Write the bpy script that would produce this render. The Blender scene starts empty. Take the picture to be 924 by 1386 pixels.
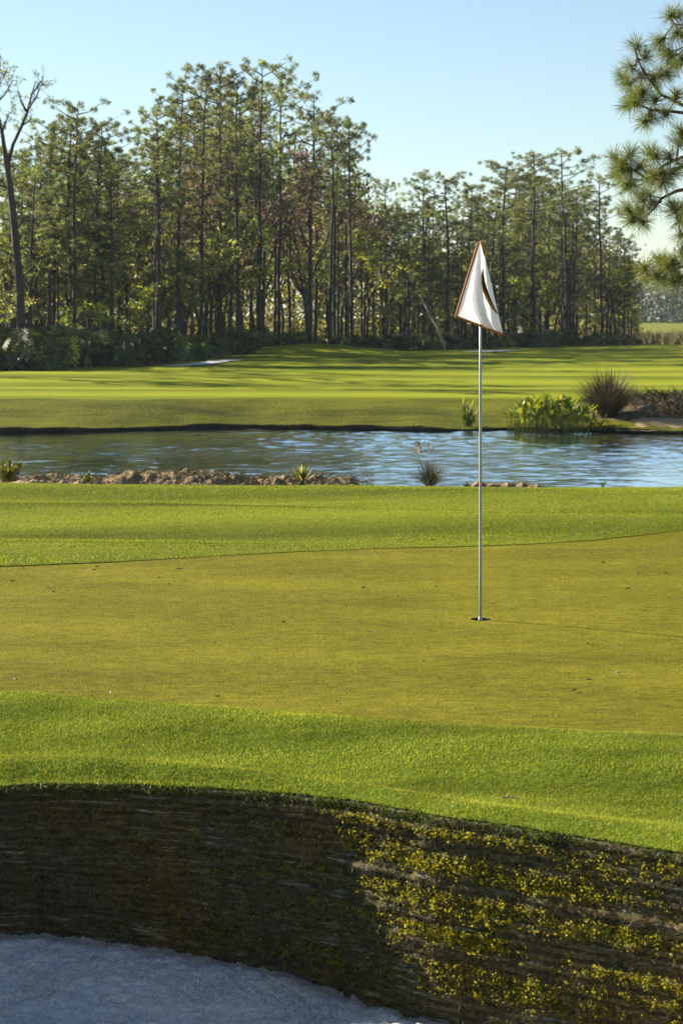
import bpy, bmesh, math, random
import numpy as np
from mathutils import Vector
R = math.radians
SC = bpy.context.scene
COL = SC.collection
rng = np.random.default_rng(7)
random.seed(7)

# ------------------------------------------------------------------ camera facts
F, CX, HY, CH = 3000.0, 462.0, 430.0, 1.7       # focal length in photo pixels, centre, horizon row, eye height


def at(px, py, d):
    return np.array([(px - CX) / F * d, d, CH - (py - HY) / F * d])


SUN_EL = R(25)
SUN_AZ = (-0.85, 0.527)
SUN_V = Vector((SUN_AZ[0] * math.cos(SUN_EL), SUN_AZ[1] * math.cos(SUN_EL), math.sin(SUN_EL))).normalized()


# ------------------------------------------------------------------ noise
def _hash(ix, iy, seed):
    n = (ix.astype(np.int64) * 374761393 + iy.astype(np.int64) * 668265263 + seed * 1442695041) & 0xFFFFFFFF
    n = ((n ^ (n >> 13)) * 1274126177) & 0xFFFFFFFF
    n = n ^ (n >> 16)
    return (n & 0xFFFF) / 65535.0


def vnoise(x, y, seed=0):
    x = np.asarray(x, float); y = np.asarray(y, float)
    ix, iy = np.floor(x), np.floor(y)
    fx, fy = x - ix, y - iy
    fx = fx * fx * (3 - 2 * fx); fy = fy * fy * (3 - 2 * fy)
    a = _hash(ix, iy, seed); b = _hash(ix + 1, iy, seed)
    c = _hash(ix, iy + 1, seed); d = _hash(ix + 1, iy + 1, seed)
    return (a + (b - a) * fx + (c - a) * fy + (a - b - c + d) * fx * fy) * 2 - 1


def fbm(x, y, octv=4, seed=0):
    t = 0; a = 1.0; s = 0
    for k in range(octv):
        t = t + a * vnoise(np.asarray(x) * 2 ** k, np.asarray(y) * 2 ** k, seed + k * 17)
        s += a; a *= 0.5
    return t / s


def sstep(a, b, x):
    t = np.clip((np.asarray(x, float) - a) / (b - a), 0, 1)
    return t * t * (3 - 2 * t)


# ------------------------------------------------------------------ mesh helpers
class MB:
    def __init__(self):
        self.v = []; self.f = []; self.n = 0; self.tris = []

    def add(self, verts, faces):
        self.v.extend([tuple(p) for p in verts])
        self.f.extend([tuple(i + self.n for i in f) for f in faces])
        self.n += len(verts)

    def tube(self, pts, rad, sides=6, cap=True):
        pts = [Vector(p) for p in pts]
        if not hasattr(rad, '__len__'):
            rad = [rad] * len(pts)
        vs = []; fs = []
        up = None
        for i, p in enumerate(pts):
            t = (pts[min(i + 1, len(pts) - 1)] - pts[max(i - 1, 0)]).normalized()
            if up is None:
                up = Vector((1, 0, 0)) if abs(t.x) < 0.8 else Vector((0, 1, 0))
            s = t.cross(up).normalized(); up = s.cross(t).normalized()
            for k in range(sides):
                a = 2 * math.pi * k / sides
                vs.append(p + (s * math.cos(a) + up * math.sin(a)) * rad[i])
        for i in range(len(pts) - 1):
            for k in range(sides):
                k2 = (k + 1) % sides
                fs.append((i * sides + k, i * sides + k2, (i + 1) * sides + k2, (i + 1) * sides + k))
        if cap:
            fs.append(tuple(range(sides - 1, -1, -1)))
            fs.append(tuple((len(pts) - 1) * sides + k for k in range(sides)))
        self.add(vs, fs)

    def tri(self, a):                       # numpy (n,3,3)
        self.tris.append(np.asarray(a, float))

    def build(self, name, mat, parent=None, smooth=False):
        v = np.array(self.v, float).reshape(-1, 3)
        me = bpy.data.meshes.new(name)
        if self.tris:
            t = np.concatenate(self.tris)
            nv = len(v); allv = np.concatenate([v, t.reshape(-1, 3)])
            loops = [i for f in self.f for i in f]
            starts = []; s = 0
            for f in self.f:
                starts.append(s); s += len(f)
            tl = np.arange(len(t) * 3) + nv
            ts = np.arange(len(t)) * 3 + s
            raw_mesh(me, allv, np.concatenate([np.array(loops, int), tl]), np.concatenate([np.array(starts, int), ts]))
        else:
            me.from_pydata([tuple(p) for p in v], [], self.f)
        if smooth:
            me.shade_smooth()
        return link(name, me, mat, parent)


def raw_mesh(me, verts, loops, starts):
    me.vertices.add(len(verts)); me.vertices.foreach_set('co', np.ascontiguousarray(verts, np.float32).ravel())
    me.loops.add(len(loops)); me.loops.foreach_set('vertex_index', np.ascontiguousarray(loops, np.int32))
    me.polygons.add(len(starts)); me.polygons.foreach_set('loop_start', np.ascontiguousarray(starts, np.int32))
    me.update(calc_edges=True); me.validate()


def link(name, me, mat, parent=None):
    o = bpy.data.objects.new(name, me); COL.objects.link(o)
    for m in (mat if isinstance(mat, (list, tuple)) else [mat]):
        me.materials.append(m)
    if parent is not None:
        o.parent = parent
    return o


def grid_obj(name, V, mat, parent=None, smooth=True):
    """V: array (rows, cols, 3) -> one quad sheet"""
    r, c = V.shape[:2]
    i = np.arange(r - 1)[:, None] * c + np.arange(c - 1)[None, :]
    q = np.stack([i, i + 1, i + c + 1, i + c], -1).reshape(-1, 4)
    me = bpy.data.meshes.new(name)
    raw_mesh(me, V.reshape(-1, 3), q.ravel(), np.arange(len(q)) * 4)
    if smooth:
        me.shade_smooth()
    return link(name, me, mat, parent)


def tri_obj(name, T, mat, parent=None):
    me = bpy.data.meshes.new(name)
    raw_mesh(me, T.reshape(-1, 3), np.arange(len(T) * 3), np.arange(len(T)) * 3)
    return link(name, me, mat, parent)


def tag(o, label=None, cat=None, group=None, kind=None):
    if label: o['label'] = label
    if cat: o['category'] = cat
    if group: o['group'] = group
    if kind: o['kind'] = kind
    return o


def thing(name, label, cat, loc=(0, 0, 0), rz=0, group=None):
    o = bpy.data.objects.new(name, None); COL.objects.link(o)
    o.location = tuple(loc); o.rotation_euler = (0, 0, rz); o.empty_display_size = 0.2
    return tag(o, label, cat, group)


def dup(o, loc, rz=0, sc=1.0, label=None, group=None):
    c = o.copy(); COL.objects.link(c)
    c.location = tuple(loc); c.rotation_euler = (0, 0, rz)
    c.scale = (sc, sc, sc) if not hasattr(sc, '__len__') else sc
    if label: c['label'] = label
    if group: c['group'] = group
    for ch in list(o.children):
        d = ch.copy(); COL.objects.link(d); d.parent = c
        for g in list(ch.children):
            e = g.copy(); COL.objects.link(e); e.parent = d
    return c


def blades(P, h, w, lean, seed=1, dirn=None, leanvar=0.6):
    """single-triangle grass blades rooted at P"""
    r = np.random.default_rng(seed); n = len(P)
    a = r.uniform(0, 2 * np.pi, n)
    side = np.stack([np.cos(a), np.sin(a), np.zeros(n)], -1)
    la = r.uniform(0, 2 * np.pi, n)
    L = np.stack([np.cos(la), np.sin(la), np.zeros(n)], -1) * (r.uniform(0, leanvar, n) * h)[:, None]
    if dirn is not None:
        L = L + np.asarray(dirn)[None] * (lean * h)[:, None]
    tip = P + L + np.array([0, 0, 1.0]) * (h * r.uniform(.6, 1, n))[:, None]
    ww = (w * r.uniform(.6, 1.2, n))[:, None]
    return np.stack([P - side * ww, P + side * ww, tip], 1)


# ------------------------------------------------------------------ materials
def new_mat(name):
    m = bpy.data.materials.new(name); m.use_nodes = True
    nt = m.node_tree; nt.nodes.clear()
    out = nt.nodes.new('ShaderNodeOutputMaterial')
    return m, nt, out


def nd(nt, typ, **kw):
    n = nt.nodes.new(typ)
    for k, v in kw.items():
        if k.startswith('i_'):
            n.inputs[k[2:].replace('_', ' ')].default_value = v
        else:
            setattr(n, k, v)
    return n


def ramp(nt, fac, stops):
    r = nt.nodes.new('ShaderNodeValToRGB')
    while len(r.color_ramp.elements) < len(stops):
        r.color_ramp.elements.new(0.5)
    for e, (p, c) in zip(r.color_ramp.elements, stops):
        e.position = p; e.color = (*c, 1) if len(c) == 3 else c
    nt.links.new(fac, r.inputs[0])
    return r.outputs[0]


def mixc(nt, a, b, fac, mode='MIX'):
    m = nt.nodes.new('ShaderNodeMix'); m.data_type = 'RGBA'; m.blend_type = mode
    for sock, v in ((m.inputs[0], fac), (m.inputs[6], a), (m.inputs[7], b)):
        if hasattr(v, 'is_linked'):
            nt.links.new(v, sock)
        elif isinstance(v, (int, float)):
            sock.default_value = v
        else:
            sock.default_value = (*v, 1)
    return m.outputs[2]


def math_n(nt, op, a, b=0.0):
    m = nt.nodes.new('ShaderNodeMath'); m.operation = op
    for s, v in ((m.inputs[0], a), (m.inputs[1], b)):
        if hasattr(v, 'is_linked'):
            nt.links.new(v, s)
        else:
            s.default_value = v
    return m.outputs[0]


def noise(nt, vec, scale, detail=4, rough=.55, scl=None):
    if scl is not None:
        mp = nt.nodes.new('ShaderNodeMapping'); mp.inputs['Scale'].default_value = scl
        nt.links.new(vec, mp.inputs[0]); vec = mp.outputs[0]
    n = nt.nodes.new('ShaderNodeTexNoise'); n.inputs['Scale'].default_value = scale
    n.inputs['Detail'].default_value = detail; n.inputs['Roughness'].default_value = rough
    nt.links.new(vec, n.inputs['Vector'])
    return n.outputs['Fac']


def pos(nt):
    return nt.nodes.new('ShaderNodeNewGeometry').outputs['Position']


def leaf_mat(name, c1, c2, c3=None, trans=.35, rough=.55, spec=.3, objvar=.25, tcol=None, patch=None):
    m, nt, out = new_mat(name)
    g = nt.nodes.new('ShaderNodeNewGeometry')
    stops = [(0, c1), (1, c2)] if c3 is None else [(0, c1), (.6, c2), (1, c3)]
    col = ramp(nt, g.outputs['Random Per Island'], stops)
    oi = nt.nodes.new('ShaderNodeObjectInfo')
    hs = nt.nodes.new('ShaderNodeHueSaturation')
    nt.links.new(col, hs.inputs['Color'])
    v = math_n(nt, 'ADD', math_n(nt, 'MULTIPLY', oi.outputs['Random'], 2 * objvar), 1 - objvar)
    if patch:
        sc_, stretch, lo, hi = patch
        pf = noise(nt, g.outputs['Position'], sc_, 7, .68, stretch)
        mr = nt.nodes.new('ShaderNodeMapRange'); mr.inputs[1].default_value = .36; mr.inputs[2].default_value = .64
        mr.inputs[3].default_value = lo; mr.inputs[4].default_value = hi
        nt.links.new(pf, mr.inputs[0]); v = math_n(nt, 'MULTIPLY', v, mr.outputs[0])
    nt.links.new(v, hs.inputs['Value'])
    h = math_n(nt, 'ADD', math_n(nt, 'MULTIPLY', oi.outputs['Random'], .03), .487)
    nt.links.new(h, hs.inputs['Hue'])
    b = nt.nodes.new('ShaderNodeBsdfPrincipled'); b.inputs['Roughness'].default_value = rough
    b.inputs['Specular IOR Level'].default_value = spec
    nt.links.new(hs.outputs[0], b.inputs['Base Color'])
    t = nt.nodes.new('ShaderNodeBsdfTranslucent')
    tc = mixc(nt, hs.outputs[0], tcol or (1.5, 1.45, .7), 1.0, 'MULTIPLY')
    nt.links.new(tc, t.inputs[0])
    mx = nt.nodes.new('ShaderNodeMixShader'); mx.inputs[0].default_value = trans
    nt.links.new(b.outputs[0], mx.inputs[1]); nt.links.new(t.outputs[0], mx.inputs[2])
    nt.links.new(mx.outputs[0], out.inputs[0])
    return m


def simple_mat(name, col, rough=.6, metal=0, spec=.5, var=0, vscale=20, bump=0, bscale=60):
    m, nt, out = new_mat(name)
    b = nt.nodes.new('ShaderNodeBsdfPrincipled')
    b.inputs['Roughness'].default_value = rough; b.inputs['Metallic'].default_value = metal
    b.inputs['Specular IOR Level'].default_value = spec
    p = nt.nodes.new('ShaderNodeTexCoord').outputs['Object']
    if var:
        f = noise(nt, p, vscale)
        c = ramp(nt, f, [(.25, [x * (1 - var) for x in col]), (.75, [min(1, x * (1 + var)) for x in col])])
        nt.links.new(c, b.inputs['Base Color'])
    else:
        b.inputs['Base Color'].default_value = (*col, 1)
    if bump:
        bp = nt.nodes.new('ShaderNodeBump'); bp.inputs['Strength'].default_value = bump; bp.inputs['Distance'].default_value = .02
        nt.links.new(noise(nt, p, bscale), bp.inputs['Height']); nt.links.new(bp.outputs[0], b.inputs['Normal'])
    nt.links.new(b.outputs[0], out.inputs[0])
    return m


def turf_mat(name, dark, light, big=.6, fine=90, bump=.5, bdist=.01, stripes=None, sheen=0, stretch=(1, 1, 1), contrast=.5):
    """mown grass seen as a surface: clumps at three sizes, optional mowing stripes"""
    m, nt, out = new_mat(name)
    p = pos(nt)
    n1 = noise(nt, p, big, 5, .6, stretch); n2 = noise(nt, p, fine, 3, .65); n3 = noise(nt, p, fine * .18, 3, .6, stretch)
    s = math_n(nt, 'ADD', math_n(nt, 'MULTIPLY', n1, .38), math_n(nt, 'ADD', math_n(nt, 'MULTIPLY', n2, .3), math_n(nt, 'MULTIPLY', n3, .32)))
    if stripes:
        ang, width, amt = stripes
        mp = nt.nodes.new('ShaderNodeMapping'); mp.inputs['Rotation'].default_value = (0, 0, ang)
        nt.links.new(p, mp.inputs[0])
        w = nt.nodes.new('ShaderNodeTexWave'); w.wave_type = 'BANDS'; w.bands_direction = 'Y'
        w.inputs['Scale'].default_value = .314 / (width * 2) ; w.inputs['Distortion'].default_value = 1.75
        w.inputs['Detail'].default_value = 2; w.inputs['Detail Scale'].default_value = .6
        nt.links.new(mp.outputs[0], w.inputs['Vector'])
        s = math_n(nt, 'ADD', s, math_n(nt, 'MULTIPLY', math_n(nt, 'SUBTRACT', w.outputs['Fac'], .5), amt))
    c = ramp(nt, s, [(.5 - contrast / 2, dark), (.5 + contrast / 2, light)])
    b = nt.nodes.new('ShaderNodeBsdfPrincipled'); b.inputs['Roughness'].default_value = .85
    b.inputs['Specular IOR Level'].default_value = .04
    nt.links.new(c, b.inputs['Base Color'])
    if sheen:
        b.inputs['Sheen Weight'].default_value = sheen; b.inputs['Sheen Roughness'].default_value = .5
        b.inputs['Sheen Tint'].default_value = (.8, .9, .3, 1)
    bp = nt.nodes.new('ShaderNodeBump'); bp.inputs['Strength'].default_value = bump; bp.inputs['Distance'].default_value = bdist
    nt.links.new(math_n(nt, 'ADD', n2, math_n(nt, 'MULTIPLY', n3, 1.5)), bp.inputs['Height'])
    nt.links.new(bp.outputs[0], b.inputs['Normal'])
    nt.links.new(b.outputs[0], out.inputs[0])
    return m


M = {}
HAZE = .00013
M['green'] = turf_mat('putting_turf', (.072, .070, .005), (.200, .185, .013), big=1.1, fine=95, bump=.55, bdist=.008, stretch=(.5, 1, 1), contrast=.22)
M['apron'] = turf_mat('apron_turf', (.075, .12, .006), (.13, .19, .016), big=1.2, fine=120, bump=.6, bdist=.01)
M['fringe'] = turf_mat('fringe_turf', (.06, .078, .004), (.175, .20, .014), big=.55, fine=60, bump=.6, bdist=.015, stretch=(.3, 1, 1), stripes=(R(2), 1.1, .4), contrast=.46)
M['fairway'] = turf_mat('fairway_turf', (.09, .108, .003), (.24, .265, .013), big=.22, fine=14, bump=.5, bdist=.03, stretch=(.25, 1, 1), stripes=(R(3), 1.9, .26), contrast=.4)
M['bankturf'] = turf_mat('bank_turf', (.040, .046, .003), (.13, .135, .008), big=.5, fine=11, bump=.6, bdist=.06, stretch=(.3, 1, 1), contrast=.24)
M['blade'] = leaf_mat('apron_blades', (.045, .070, .003), (.145, .185, .014), (.36, .35, .11), trans=.4, objvar=0, spec=.12, patch=(1.5, (.40, 1.9, 1), .55, 1.5))
M['gblade'] = leaf_mat('green_blades', (.06, .055, .004), (.162, .155, .012), (.32, .29, .06), trans=.35, objvar=0, spec=.06, patch=(1.9, (.35, 1.0, 1), .66, 1.3))
M['fblade'] = leaf_mat('fringe_blades', (.05, .064, .003), (.14, .155, .010), (.30, .285, .05), trans=.4, objvar=0, spec=.1, patch=(.8, (.11, 1.25, 1), .42, 1.6))
M['sprout'] = leaf_mat('sprout_leaves', (.12, .13, .010), (.24, .23, .016), (.34, .30, .03), trans=.4, objvar=0)
M['shadeleaf'] = leaf_mat('shade_dark_leaves', (.014, .014, .005), (.055, .055, .017), (.20, .19, .085), trans=.2, objvar=0, spec=.1, tcol=(1.1, 1, .8))  # leafy wall bits, dark tone standing in for shade between the sprouts
M['straw'] = leaf_mat('dead_fibres', (.035, .024, .010), (.085, .068, .030), (.17, .15, .09), trans=.15, objvar=0, tcol=(1, 1, 1))
M['darkgrass'] = leaf_mat('dark_lip_grass', (.035, .055, .006), (.09, .12, .012), trans=.3, objvar=0)
M['needle'] = leaf_mat('wood_needles', (.03, .046, .012), (.105, .132, .036), (.42, .42, .20), trans=.36, objvar=.3, spec=.2, patch=(2.0, (1, 1, 1), .40, 1.75))
M['farleaf'] = leaf_mat('far_wood_leaves', (.02, .032, .018), (.06, .075, .045), (.2, .21, .15), trans=.15, objvar=0, spec=.1, patch=(.25, (1, 1, 1), .5, 1.6))
M['needle_near'] = leaf_mat('near_needles', (.045, .068, .015), (.095, .12, .025), (.20, .20, .06), trans=.33, objvar=0)
M['oliveleaf'] = leaf_mat('olive_leaves', (.05, .062, .012), (.14, .148, .035), (.44, .42, .20), trans=.42, objvar=.3, spec=.2, patch=(2.0, (1, 1, 1), .40, 1.75))
M['greenleaf'] = leaf_mat('yellowgreen_leaves', (.06, .078, .008), (.16, .175, .02), (.40, .40, .09), trans=.45, objvar=.3, spec=.2, patch=(2.0, (1, 1, 1), .40, 1.75))
M['rustleaf'] = leaf_mat('rust_leaves', (.08, .048, .028), (.17, .115, .07), (.30, .23, .16), trans=.35, objvar=.25, spec=.15, tcol=(1.1, 1, .8))
M['palmleaf'] = leaf_mat('palmetto_leaves', (.022, .038, .010), (.05, .075, .016), (.12, .15, .05), trans=.2, rough=.5, spec=.15, objvar=.25)
M['pondleaf'] = leaf_mat('pond_leaves', (.07, .09, .008), (.17, .18, .012), (.30, .28, .03), trans=.4, rough=.4, objvar=0)
M['reed'] = leaf_mat('reed_leaves', (.05, .07, .010), (.11, .13, .018), (.2, .2, .05), trans=.35, objvar=.2)
M['purplegrass'] = leaf_mat('purple_grass', (.026, .023, .013), (.06, .051, .029), (.16, .135, .08), trans=.25, objvar=.1, spec=.08, tcol=(1.1, 1, .8))
M['greygrass'] = leaf_mat('grey_grass', (.025, .030, .016), (.06, .068, .036), (.2, .19, .11), trans=.25, objvar=.1, spec=.08, tcol=(1.1, 1, .8))
M['tangrass'] = leaf_mat('tan_grass', (.10, .085, .03), (.2, .17, .07), (.3, .26, .13), trans=.3, objvar=.2, tcol=(1.1, 1, .8))
M['bark'] = simple_mat('bark', (.040, .032, .027), .9, var=.5, vscale=3, bump=.6, bscale=12)
M['barkgrey'] = simple_mat('grey_bark', (.19, .17, .15), .9, var=.4, vscale=4)
M['nearbark'] = simple_mat('near_bark', (.06, .042, .03), .9, var=.5, vscale=14, bump=.8, bscale=30)
M['dirt'] = simple_mat('bank_dirt', (.20, .145, .08), .95, spec=.08, var=.55, vscale=4.5, bump=1, bscale=16)
M['drydirt'] = simple_mat('dry_sand', (.27, .20, .115), .95, spec=.08, var=.25, vscale=3, bump=.6, bscale=20)
M['mud'] = simple_mat('dark_mud', (.028, .022, .016), .8, spec=.08, var=.5, vscale=3, bump=.8, bscale=8)
M['mulch'] = simple_mat('mulch', (.12, .085, .045), .95, spec=.08, var=.7, vscale=7, bump=1, bscale=18)
M['path'] = simple_mat('concrete_path', (.55, .55, .53), .85, var=.12, vscale=2)
M['farfield'] = turf_mat('far_field', (.10, .11, .012), (.20, .20, .03), big=.06, fine=2, bump=.2, stretch=(.2, 1, 1))
M['duff'] = simple_mat('forest_floor', (.06, .048, .03), .95, spec=.08, var=.5, vscale=1.5)
M['white_cloth'] = None
M['gunmetal'] = simple_mat('dark_steel', (.05, .05, .05), .4, metal=.6)


# sand with clods
m, nt, out = new_mat('bunker_sand')
p = pos(nt)
b = nt.nodes.new('ShaderNodeBsdfPrincipled'); b.inputs['Roughness'].default_value = .95; b.inputs['Specular IOR Level'].default_value = .1
n1 = noise(nt, p, 95, 3, .75); n2 = noise(nt, p, 6, 3, .6)
c = ramp(nt, math_n(nt, 'ADD', math_n(nt, 'MULTIPLY', n1, .7), math_n(nt, 'MULTIPLY', n2, .3)), [(.38, (.50, .47, .42)), (.48, (.84, .80, .73)), (.57, (.96, .92, .85))])
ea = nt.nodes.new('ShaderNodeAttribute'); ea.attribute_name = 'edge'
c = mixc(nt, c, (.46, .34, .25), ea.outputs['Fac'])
nt.links.new(c, b.inputs['Base Color'])
bp = nt.nodes.new('ShaderNodeBump'); bp.inputs['Strength'].default_value = 1; bp.inputs['Distance'].default_value = .03
nt.links.new(n1, bp.inputs['Height']); nt.links.new(bp.outputs[0], b.inputs['Normal']); nt.links.new(b.outputs[0], out.inputs[0])
M['sand'] = m

# stacked sod: courses along the height, fibres along the length
m, nt, out = new_mat('stacked_sod')
at_ = nt.nodes.new('ShaderNodeAttribute'); at_.attribute_name = 'sod'
sep = nt.nodes.new('ShaderNodeSeparateXYZ'); nt.links.new(at_.outputs['Vector'], sep.inputs[0])
n1 = noise(nt, at_.outputs['Vector'], 1.0, 6, .75, (13, 58, 1)); n2 = noise(nt, at_.outputs['Vector'], 75, 4, .75); n3 = noise(nt, at_.outputs['Vector'], 2.2, 3)
s = math_n(nt, 'ADD', math_n(nt, 'MULTIPLY', n1, .5), math_n(nt, 'MULTIPLY', n2, .5))
c = ramp(nt, s, [(.34, (.012, .010, .006)), (.45, (.048, .043, .019)), (.57, (.11, .10, .048)), (.70, (.20, .185, .12))])
gr = ramp(nt, noise(nt, at_.outputs['Vector'], 1.0, 4, .65, (5.5, 105, 1)), [(.56, (0, 0, 0)), (.66, (1, 1, 1))])
g3 = ramp(nt, noise(nt, at_.outputs['Vector'], 1.0, 2, .5, (2.2, 7, 1)), [(.40, (0, 0, 0)), (.60, (1, 1, 1))])
c = mixc(nt, c, (.30, .30, .26), mixc(nt, gr, g3, 1.0, 'MULTIPLY'))
c = mixc(nt, c, mixc(nt, c, (1.5, 1.05, .6), 1, 'MULTIPLY'), ramp(nt, n3, [(.45, (0, 0, 0)), (.7, (1, 1, 1))]))
b = nt.nodes.new('ShaderNodeBsdfPrincipled'); b.inputs['Roughness'].default_value = .95; b.inputs['Specular IOR Level'].default_value = .1
nt.links.new(c, b.inputs['Base Color'])
bp = nt.nodes.new('ShaderNodeBump'); bp.inputs['Strength'].default_value = 1; bp.inputs['Distance'].default_value = .012
nt.links.new(s, bp.inputs['Height']); nt.links.new(bp.outputs[0], b.inputs['Normal']); nt.links.new(b.outputs[0], out.inputs[0])
M['sod'] = m

# water
m, nt, out = new_mat('pond_water')
p = pos(nt)
b = nt.nodes.new('ShaderNodeBsdfPrincipled'); b.inputs['Base Color'].default_value = (.04, .07, .09, 1)
b.inputs['Roughness'].default_value = .04; b.inputs['IOR'].default_value = 2.0
w1 = noise(nt, p, 6, 3, .6, (1.0, 1.0, 1)); w2 = noise(nt, p, .35, 2, .5, (.5, 1.6, 1))
bp = nt.nodes.new('ShaderNodeBump'); bp.inputs['Distance'].default_value = .012
st = ramp(nt, w2, [(.35, (.45, .45, .45)), (.65, (1, 1, 1))])
nt.links.new(st, bp.inputs['Strength'])
nt.links.new(w1, bp.inputs['Height']); nt.links.new(bp.outputs[0], b.inputs['Normal'])
gl = nt.nodes.new('ShaderNodeBsdfGlossy'); gl.inputs['Color'].default_value = (.88, .95, 1, 1); gl.inputs['Roughness'].default_value = .03
nt.links.new(bp.outputs[0], gl.inputs['Normal'])
mx = nt.nodes.new('ShaderNodeMixShader'); mx.inputs[0].default_value = .88
nt.links.new(b.outputs[0], mx.inputs[1]); nt.links.new(gl.outputs[0], mx.inputs[2]); nt.links.new(mx.outputs[0], out.inputs[0])
M['water'] = m

# flag cloth / pole
m, nt, out = new_mat('flag_cloth')
b = nt.nodes.new('ShaderNodeBsdfPrincipled'); b.inputs['Base Color'].default_value = (.90, .90, .92, 1); b.inputs['Roughness'].default_value = .7
tr = nt.nodes.new('ShaderNodeBsdfTranslucent'); tr.inputs[0].default_value = (.92, .91, .93, 1)
mx = nt.nodes.new('ShaderNodeMixShader'); mx.inputs[0].default_value = .55
wv = noise(nt, nt.nodes.new('ShaderNodeTexCoord').outputs['Object'], 14, 3)
bp = nt.nodes.new('ShaderNodeBump'); bp.inputs['Strength'].default_value = .25; bp.inputs['Distance'].default_value = .02
nt.links.new(wv, bp.inputs['Height']); nt.links.new(bp.outputs[0], b.inputs['Normal'])
nt.links.new(b.outputs[0], mx.inputs[1]); nt.links.new(tr.outputs[0], mx.inputs[2]); nt.links.new(mx.outputs[0], out.inputs[0])
M['white_cloth'] = m
M['hem'] = simple_mat('rust_hem', (.36, .105, .016), .7, var=.3, vscale=60)
M['gold'] = simple_mat('gold_print', (.45, .21, .015), .8, spec=.1)
M['brownprint'] = simple_mat('dark_brown_print', (.085, .026, .006), .9, spec=.1)
M['pole'] = simple_mat('flagstick_paint', (.34, .36, .33), .35, var=.12, vscale=9)
M['cupwhite'] = simple_mat('cup_plastic', (.7, .7, .7), .5)


# ------------------------------------------------------------------ near ground: curves of the green
def curve(pts):
    xs = np.array([p[0] for p in pts]); ys = np.array([p[1] for p in pts])

    def f(x):
        # smooth interpolation: average of piecewise-linear over a small window
        x = np.asarray(x, float)
        return sum(np.interp(x + o, xs, ys) for o in np.linspace(-.35, .35, 9)) / 9
    return f


front = curve([(-40, 14.5), (-14, 13.0), (-4, 10.85), (-1.525, 9.9), (-.515, 9.53), (0, 9.36), (.578, 9.22), (1.385, 8.99), (4, 8.5), (14, 9.5), (40, 12)])
back = curve([(-40, 13.5 + 3), (-14, 14.2), (-8, 14.2), (-2.34, 15.2), (-1.36, 15.6), (0, 16.19), (1.04, 16.56), (2.66, 17.29), (8, 18.6), (14, 18.6), (40, 17)])
_front, _back = front, back
front = lambda x: _front(x) + .018 * fbm(np.asarray(x, float) * 2.2, np.asarray(x, float) * 0, 4, 301)
back = lambda x: _back(x) + .05 * fbm(np.asarray(x, float) * 1.6, np.asarray(x, float) * 0, 5, 302)
PONDN = 23.0


def nz(x, y):
    """height of the near ground"""
    z = .020 * np.sin(x * .5 + .4) * np.sin(y * .45) * sstep(9.5, 12, y)
    fr = sstep(15.5, 18, y) * (1 - sstep(21.5, 23, y))
    z = z + fr * (.065 * np.sin(y * 1.75 + .35 * x + .6 * np.sin(.5 * x)) + .02 * fbm(x * .3, y * 1.2, 3, 5))
    z = z - .04 * sstep(18, 23, y)
    return z


# rim of the bunker: (x, y) from the near left end round the back to the near right end
RIM = [(-2.15, 3.6), (-2.45, 4.6), (-2.5, 5.8), (-2.3, 6.9), (-1.85, 7.65), (-1.24, 8.0), (-.85, 8.03), (-.43, 7.97), (0, 7.79), (.34, 7.50), (.70, 7.26), (1.08, 6.99), (1.55, 6.62), (1.95, 6.1), (2.15, 5.3), (2.1, 4.4), (1.9, 3.6)]


def catmull(pts, n):
    P = [Vector((*p, 0)) for p in pts]; P = [P[0] * 2 - P[1]] + P + [P[-1] * 2 - P[-2]]
    out = []
    for i in range(1, len(P) - 2):
        for k in range(12):
            t = k / 12
            a, b, c, d = P[i - 1], P[i], P[i + 1], P[i + 2]
            out.append(.5 * ((2 * b) + (c - a) * t + (2 * a - 5 * b + 4 * c - d) * t * t + (3 * b - a - 3 * c + d) * t ** 3))
    out.append(P[-2])
    q = np.array([[v.x, v.y] for v in out])
    s = np.concatenate([[0], np.cumsum(np.hypot(*np.diff(q, axis=0).T))])
    u = np.linspace(0, s[-1], n)
    return np.stack([np.interp(u, s, q[:, 0]), np.interp(u, s, q[:, 1])], -1), u


NR = 900
rim, rim_s = catmull(RIM, NR)
wob = fbm(rim_s * 9, rim_s * 0, 3, 77) * .012
tan = np.gradient(rim, axis=0); tan /= np.linalg.norm(tan, axis=1)[:, None]
rin = np.stack([tan[:, 1], -tan[:, 0]], -1)          # towards the inside of the bunker
rim = rim + rin * wob[:, None]
rim_z = .012 + .008 * fbm(rim_s * 1.3, rim_s * 0, 2, 3)

# outer edge that each rim point is lofted to: the sides, then the front edge of the green
fr_s = rim_s / rim_s[-1]
NS = 46
u = np.interp(fr_s, [0, .25, .36, .68, .80, 1], [0, .16, .30, .62, .86, 1])
ox = np.interp(u, [0, .16, .30, .62, .86, 1], [-30, -30, -2.6, 2.0, 30, 30])
oy = np.where(u < .16, 3.6 + (front(-30.) - 3.6) * u / .16, np.where(u > .86, 3.6 + (front(30.) - 3.6) * (1 - u) / .14, front(ox)))
outer = np.stack([ox, oy], -1)
tt = np.linspace(0, 1, NS)


def apron_z(x, y, t, rz):
    ph = 2 * np.pi * t / .84 + .55 * np.sin(1.3 * x + .7)
    w = sstep(0, .12, t) * (1 - sstep(.9, 1, t))
    und = .058 * np.cos(ph) * w * (1 - sstep(3, 6, np.abs(x)))
    return rz * (1 - t) + nz(x, y) * t + und + .010 * fbm(x * 2.2, y * 2.2, 3, 9) * w


XY = rim[None] * (1 - tt)[:, None, None] + outer[None] * tt[:, None, None]
AZ = apron_z(XY[..., 0], XY[..., 1], tt[:, None], rim_z[None])
apron_V = np.concatenate([XY, AZ[..., None]], -1)
tag(grid_obj('apron', apron_V, M['apron']), kind='structure')

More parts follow.
